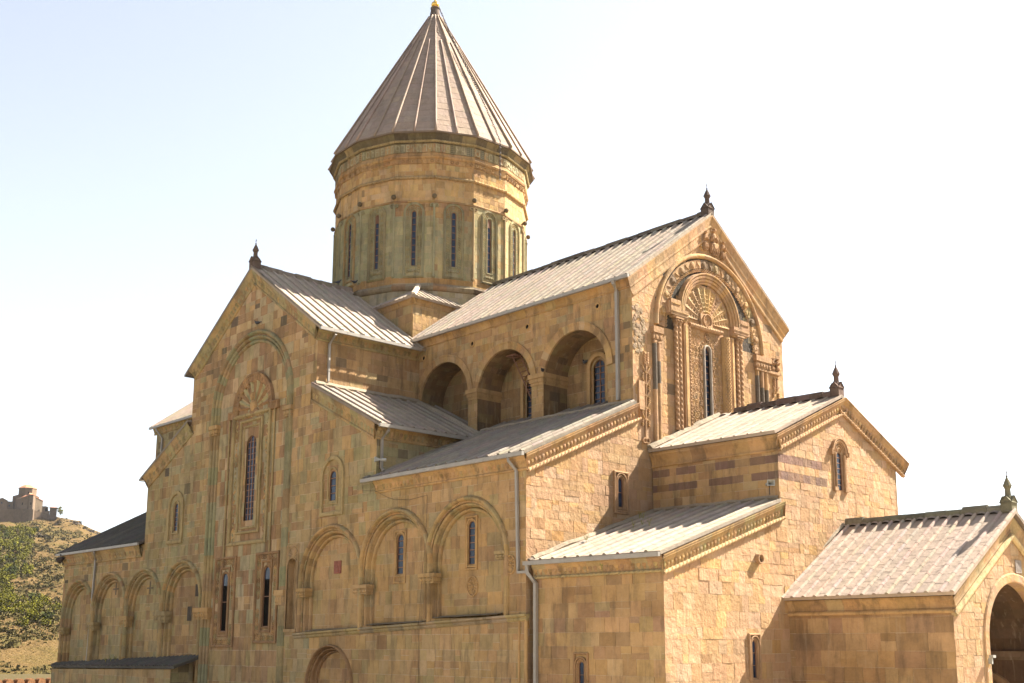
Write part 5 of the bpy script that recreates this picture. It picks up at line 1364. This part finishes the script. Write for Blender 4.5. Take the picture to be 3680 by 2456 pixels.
M_FAR = stone_mat('far_masonry', .3, 1.2, .45, .3, .5, coarse=.5)
M_FARD = M_ROCK
def hrel(o):                                          # frame factory standing at o: u to the right, depth towards the viewer
    return lambda a, d, z: o + HL * a - HD * d + Z3 * z
def prism(mb, P, plan, z0, z1, tint, top=True, zt=None):
    n = len(plan); tops = zt or [z1] * n
    lo = [P(a, d, z0) for a, d in plan]; hi = [P(a, d, t) for (a, d), t in zip(plan, tops)]
    for i in range(n): mb.quad(lo[i], lo[(i + 1) % n], hi[(i + 1) % n], hi[i], jit(tint, random.Random(i), .06))
    if top: mb.poly(hi, tint)
def spot(mb, P, a, d, z0, z1, w, nrm=(0, 1)):        # narrow arched opening standing a hand proud of the wall plane
    t = Vector((nrm[1], -nrm[0])); q = [(-w, z0), (w, z0), (w, z1 - w), (0, z1), (-w, z1 - w)]
    mb.poly([P(a + t.x * u + nrm[0] * .12, d + t.y * u + nrm[1] * .12, z) for u, z in q])
ST = (.15, .108, .07); STD = (.115, .083, .054)
D0 = 1085; O = hill_pt(-19.0, D0, 0)
mc = thing('hilltop_church', 'small domed stone church with a low orange tiled cap on the hilltop', 'church', (0, 0, 0)); P = hrel(O)
def rot2(pl, a): return [(x * math.cos(a) - y * math.sin(a), x * math.sin(a) + y * math.cos(a)) for x, y in pl]
ZB = 116.5
body = [(-9.5, -7), (-9.5, 3.0), (-5.2, 5.2), (.2, 6.0), (1.4, 8.6), (4.4, 8.6), (5.7, 6.6), (6.2, 3.4), (12.4, -.2), (12.4, -8)]
mb = MB(); prism(mb, P, body, ZB, 129, ST, True, [127, 127, 127.6, 129.6, 130.2, 130.3, 130, 128.8, 126.3, 126.3]); mb.build('nave_walls', M_FAR, mc)
mb = MB(); prism(mb, P, [(-12.3, -9), (-12.3, -.5), (-6, 2.4), (4, 2.4), (9.0, -.5), (9.0, -9)], ZB + 1, 130, STD, True, [129.5, 129.5, 131.5, 131.5, 130, 130]); mb.build('cross_arm', M_FAR, mc)
oc = lambda r, cx=-.6, cy=-4.2, n=8: [(cx + r * math.cos(2 * PI * (k + .35) / n), cy + r * math.sin(2 * PI * (k + .35) / n)) for k in range(n)]
mb = MB(); prism(mb, P, oc(7.7)[::-1], 129, 137.0, ST); mb.build('drum', M_FAR, mc)
mb = MB((.3, .15, .08)); ec = oc(8.2)[::-1]
for r1, z1, r0, z0 in ((8.2, 136.9, 8.2, 137.2), (8.2, 137.2, 5.2, 139.4), (5.2, 139.4, 2.2, 140.5), (2.2, 140.5, .01, 140.8)):
    a, b = oc(r1)[::-1], oc(r0)[::-1]
    for i in range(8): mb.quad(P(*a[i], z1), P(*a[(i + 1) % 8], z1), P(*b[(i + 1) % 8], z0), P(*b[i], z0))
mb.build('dome_roof', M_TILE, mc)
mb = MB(); tube(mb, [P(-.6, -4.2, 140.7), P(-.6, -4.2, 142.6)], .12, 5); tube(mb, [P(-1.2, -4.2, 142), P(0, -4.2, 142)], .1, 5); mb.build('cross', M_IRON, mc)
mb = MB((.46, .25, .15))                              # tile eaves and lean-to roofs
for (a, d, za), (b, e, zb_) in zip([(-5.4, 5.5, 127.9), (.2, 6.3, 129.8), (1.3, 9.0, 130.5), (4.5, 9.0, 130.6), (5.9, 6.9, 130.3), (6.5, 3.6, 129.1), (12.7, 0, 126.6)], [(.2, 6.3, 129.8), (1.3, 9.0, 130.5), (4.5, 9.0, 130.6), (5.9, 6.9, 130.3), (6.5, 3.6, 129.1), (12.7, 0, 126.6), (12.7, -8, 126.6)]):
    mb.quad(P(a, d, za - .25), P(b, e, zb_ - .25), P(b, e, zb_ + .2), P(a, d, za + .2)); mb.quad(P(a, d, za + .2), P(b, e, zb_ + .2), P(b * .6, e - 5, zb_ + 1.9), P(a * .6, d - 5, za + 1.9))
mb.build('tile_roof', M_TILE, mc)
for (a, d, z0, z1, w, n) in ((.2, 3.35, 131.2, 133.7, .45, (.15, 1)), (2.9, 8.6, 121.5, 124, .4, (0, 1)), (-4.0, 5.5, 121.5, 123.8, .4, (-.2, 1)), (-8, 3.6, 118, 122.5, .7, (-.4, .9))):
    L = math.hypot(*n); mb = MB(); spot(mb, P, a, d, z0, z1, w, (n[0] / L, n[1] / L)); mb.build('window', M_DARK, mc)
gt = thing('gatehouse', 'gabled stone house at the left edge, beside the hilltop church', 'house', (0, 0, 0))
mb = MB(); prism(mb, P, [(-24.5, -4), (-24.5, 4), (-16, 4), (-16, -4)], 112, 125, ST, True, [125.2, 125.2, 125.2, 125.2]); mb.poly([P(-24.5, 4.01, 125), P(-16, 4.01, 125), P(-20.2, 4.01, 127.0)], ST); prism(mb, P, [(-29.5, -4), (-29.5, 3), (-24.5, 3), (-24.5, -4)], 112, 124, STD, True, [121.8, 121.8, 124.6, 124.6]); prism(mb, P, [(-16, -2), (-16, 2.6), (-11.5, 2.6), (-11.5, -2)], 113, 124.4, STD); mb.build('wall', M_FAR, gt)
mb = MB((.25, .18, .13)); mb.quad(P(-24.8, 4.4, 124.9), P(-20.2, 4.4, 127.2), P(-20.2, -4.4, 127.2), P(-24.8, -4.4, 124.9)); mb.quad(P(-15.7, 4.4, 124.9), P(-20.2, 4.4, 127.2), P(-20.2, -4.4, 127.2), P(-15.7, -4.4, 124.9)); mb.build('roof', M_TILE, gt)
for (a, z) in ((-20.4, 122), (-22.8, 115.2), (-19.8, 115.2), (-14.2, 120)):
    mb = MB(); spot(mb, P, a, 4.0 if a < -16 else 2.6, z, z + 1.7, .5); mb.build('window', M_DARK if z < 118 else M_GLASS, gt)
hut = thing('stone_hut', 'square stone hut with a terracotta roof right of the hilltop church', 'hut', (0, 0, 0))
mb = MB(); prism(mb, P, [(18.5, -1), (18.5, 5), (24.3, 5), (24.3, -1)], 110, 120.2, (.10, .072, .045)); mb.build('wall', M_FAR, hut)
mb = MB(); prism(mb, P, [(18, -1.5), (18, 5.5), (24.8, 5.5), (24.8, -1.5)], 120.2, 120.6, (.26, .13, .08), False); cpt = P(21.4, 2, 121.3); q = [P(18, -1.5, 120.6), P(18, 5.5, 120.6), P(24.8, 5.5, 120.6), P(24.8, -1.5, 120.6)]
for i in range(4): mb.poly([q[i], q[(i + 1) % 4], cpt])
mb.build('roof', M_TILE, hut)
ru = thing('ruined_wall', 'broken stone wall with an arched opening between the hilltop church and the hut', 'ruin', (0, 0, 0))
mb = MB(); prism(mb, P, [(12.2, 1), (12.2, 3), (15, 3), (17.2, 3), (17.2, 1)], 113, 120, ST, True, [121.3, 121.4, 121.6, 121, 121]); prism(mb, P, [(17.2, 1), (17.2, 4), (18.4, 4), (18.4, 1)], 111, 117.6, ST); mb.build('wall', M_FAR, ru)
mb = MB(); spot(mb, P, 15.6, 3, 117, 120.4, .9); mb.build('opening', M_DARK, ru)
rw = MB(); 
prism(rw, P, [(-42, 0), (-42, 5), (-28, 7), (-10, 9), (2, 9.6), (5.2, 9.4), (6.2, 6), (12, 4), (18, 5.6), (18, 0)], 98, 117.6, (.12, .085, .055), True, [113, 113, 114.6, 117.2, 117.6, 117.6, 117.4, 116, 114.8, 114.8])
tag(rw.build('retaining_wall', M_FAR), 'rough stone retaining wall carrying the hilltop church', 'wall')

def leaf_blob(rng, rx, ry, rz, n, size, lobes=5):
    mb = MB(); cs = [(Vector((rng.uniform(-.6, .6) * rx, rng.uniform(-.6, .6) * ry, rng.uniform(.25, .75) * rz)), rng.uniform(.35, .6)) for _ in range(lobes)]
    for k in range(n):
        c, s = rng.choice(cs); d = Vector((rng.gauss(0, 1), rng.gauss(0, 1), rng.gauss(0, 1))).normalized() * rng.uniform(.6, 1.05)
        p = c + Vector((d.x * rx * s, d.y * ry * s, d.z * rz * s)); p.z = max(.02, p.z)
        a = Vector((rng.gauss(0, 1), rng.gauss(0, 1), rng.gauss(0, .6))).normalized(); b = a.cross(Vector((rng.gauss(0, 1), rng.gauss(0, 1), rng.gauss(0, 1)))).normalized(); q = size * rng.uniform(.6, 1.3)
        mb.quad(p - a * q - b * q * .5, p + a * q - b * q * .6, p + a * q * .8 + b * q * .6, p - a * q * .7 + b * q * .5)
    return mb
rng = random.Random(77)
SH = {}
for kind, mat, dims in (('big', M_LEAF, (3.0, 3.0, 4.4, 330, .36)), ('dark', M_LEAF3, (2.8, 2.8, 4.0, 300, .36)), ('low', M_LEAF2, (1.9, 1.9, 1.5, 110, .26))):
    SH[kind] = []
    for v in range(3):
        o = leaf_blob(rng, *dims).build('shrub', mat); SH[kind].append(o.data); bpy.data.objects.remove(o)
def dens(a, t):
    x, y = a, t                                       # bearing from the church axis, tangent of elevation
    big = 0.0
    if .048 < t < .092 and a < -.010 - max(0, (.075 - t)) * .10: big = .9
    if .022 < t <= .048 and a < -.019: big = .65
    if .014 < t < .046 and -.019 <= a < .006 and t < .048 - (a + .019) * .75: big = .55
    if .015 < t < .03 and a > -.012: big = .5
    if -.003 < t < .006 and -.028 < a < -.018: big = .5
    return big
nb = nl = tries = 0
while tries < 14000 and (nb < 285 or nl < 285):
    tries += 1
    D = rng.uniform(330, 1070); a = rng.uniform(-.041, .012); s = a * D; z = hill_z(s, D); t = (z - CZ) / D
    if t < -.021 or (t > .09): continue
    dn = dens(a, t)
    if rng.random() < dn and nb < 285:
        k = 'big' if rng.random() < .8 else 'dark'; o = bpy.data.objects.new('shrub', rng.choice(SH[k])); sc_ = rng.uniform(.55, 1.15) * (D / 900) ** .4; nb += 1
        lab, grp = ('yellow-green leafy shrub on the dry hillside', 'leafy shrubs on the hillside') if k == 'big' else ('dark green shrub on the dry hillside', 'dark shrubs on the hillside')
    elif rng.random() < .45 and nl < 285:
        o = bpy.data.objects.new('low_shrub', rng.choice(SH['low'])); sc_ = rng.uniform(.7, 1.6) * (D / 700) ** .5; nl += 1
        lab, grp = 'small grey-green bush dotting the dry grass of the hillside', 'small bushes on the hillside'
    else: continue
    COL.objects.link(o); o.location = hill_pt(s, D, z - .3); o.rotation_euler = (0, 0, rng.uniform(0, 6.28)); o.scale = (sc_, sc_, sc_ * rng.uniform(.8, 1.15)); tag(o, lab, 'shrub' if lab[0] != 's' else 'bush', grp)
sb = MB(); rs_ = random.Random(12)                    # knee-high scrub and dry tufts covering the slope
for k in range(12500):
    D = rs_.uniform(252, 1075); a = rs_.uniform(-.043, .045 if D > 700 else .014) if k < 7500 else rs_.uniform(-.3, .25); s = a * D; z = hill_z(s, D); t = (z - CZ) / D
    patch = noise.noise(Vector((s * .035, D * .02, 4.4))) + .9 * (dens(a, t) > 0)
    if rs_.random() > .42 + patch * .9: continue
    c = hill_pt(s, D, z); r = rs_.uniform(.35, 1.1) * (D / 800) ** .5 * (1.5 if dens(a, t) > 0 else 1)
    for q in range(4):
        d = Vector((rs_.gauss(0, 1), rs_.gauss(0, 1), 0)) * r * .6; h = r * rs_.uniform(.5, 1.2); w = Vector((rs_.gauss(0, 1), rs_.gauss(0, 1), 0)).normalized() * r * .7
        sb.quad(c + d - w, c + d + w, c + d + w * .6 + Vector((0, 0, h)), c + d - w * .5 + Vector((0, 0, h * .8)))
sc_o = sb.build('hillside_scrub', M_LEAF2); sc_o['kind'] = 'stuff'; tag(sc_o, 'low olive scrub and dry tufts covering the hillside', 'scrub')
tr = thing('tree', 'small round olive green tree beside the hut on the hilltop', 'tree', (0, 0, 0))
mb = leaf_blob(rng, 3.6, 3.0, 5.6, 240, .5, 6); bt = hill_pt(8.2, 1083, 114.6); mb.v = [(x + bt.x, y + bt.y, z + bt.z + .6) for x, y, z in mb.v]; mb.build('crown', M_LEAF, tr); mb = MB(); tube(mb, [bt - Z3 * 1.5, bt + Z3 * 2.5], .25, 6); mb.build('trunk', M_BARK, tr)
tr = thing('tree', 'olive tree crown behind the gatehouse at the left edge of the hilltop', 'tree', (0, 0, 0))
mb = leaf_blob(rng, 4, 3.5, 6, 240, .5, 6); bt = hill_pt(-48.5, 1095, 117); mb.v = [(x + bt.x, y + bt.y, z + bt.z + .6) for x, y, z in mb.v]; mb.build('crown', M_LEAF, tr); mb = MB(); tube(mb, [bt - Z3 * 1.5, bt + Z3 * 2.5], .25, 6); mb.build('trunk', M_BARK, tr)
def rocks(name, label, pts, seed):
    rng = random.Random(seed); mb = MB((.2, .17, .13))
    for (s, D, w, n) in pts:
        for k in range(n):
            ss, dd = s + rng.uniform(-w, w), D + rng.uniform(-w * 1.3, w * 1.3); c = hill_pt(ss, dd, hill_z(ss, dd)); r = rng.uniform(.6, 2.0)
            V = [c + Vector((rng.uniform(-1, 1), rng.uniform(-1, 1), rng.uniform(-.3, .9))) * r for _ in range(7)]
            for q in ((0, 1, 2), (1, 2, 3), (2, 3, 4), (3, 4, 5), (4, 5, 6), (0, 2, 4), (1, 3, 5), (5, 6, 0)): mb.poly([V[j] for j in q])
    tag(mb.build(name, M_ROCK), label, 'rocks')
rocks('rock_outcrop', 'grey rocky outcrop near the top right of the dry hill, above the dark roof', [(28, 1040, 8, 40), (38, 1050, 7, 40), (20, 1050, 5, 18)], 1)
rocks('rock_outcrop', 'grey rocks among the shrubs half way up the hill', [(-4, 840, 6, 26)], 2)
rocks('rock_outcrop', 'bare rocks right under the retaining wall of the hilltop church', [(-2, 1040, 9, 26)], 3)

# ------------------------------------------------------------------ the air between the church and the hill
hz = bpy.data.materials.new('haze'); hz.use_nodes = True; hn_ = hz.node_tree
hn_.nodes.remove(hn_.nodes['Principled BSDF'])
pv_ = hn_.nodes.new('ShaderNodeVolumePrincipled'); pv_.inputs['Color'].default_value = (.9, .93, 1.0, 1); pv_.inputs['Density'].default_value = .00003; pv_.inputs['Anisotropy'].default_value = .3
hn_.links.new(pv_.outputs[0], hn_.nodes['Material Output'].inputs['Volume'])
hm = MB(); hm.box(Frame((0, 0, 0), X3, Z3), -7200, 7200, -8.5, 147, -7200, 7200)
ho_ = hm.build('haze', hz); ho_['kind'] = 'stuff'
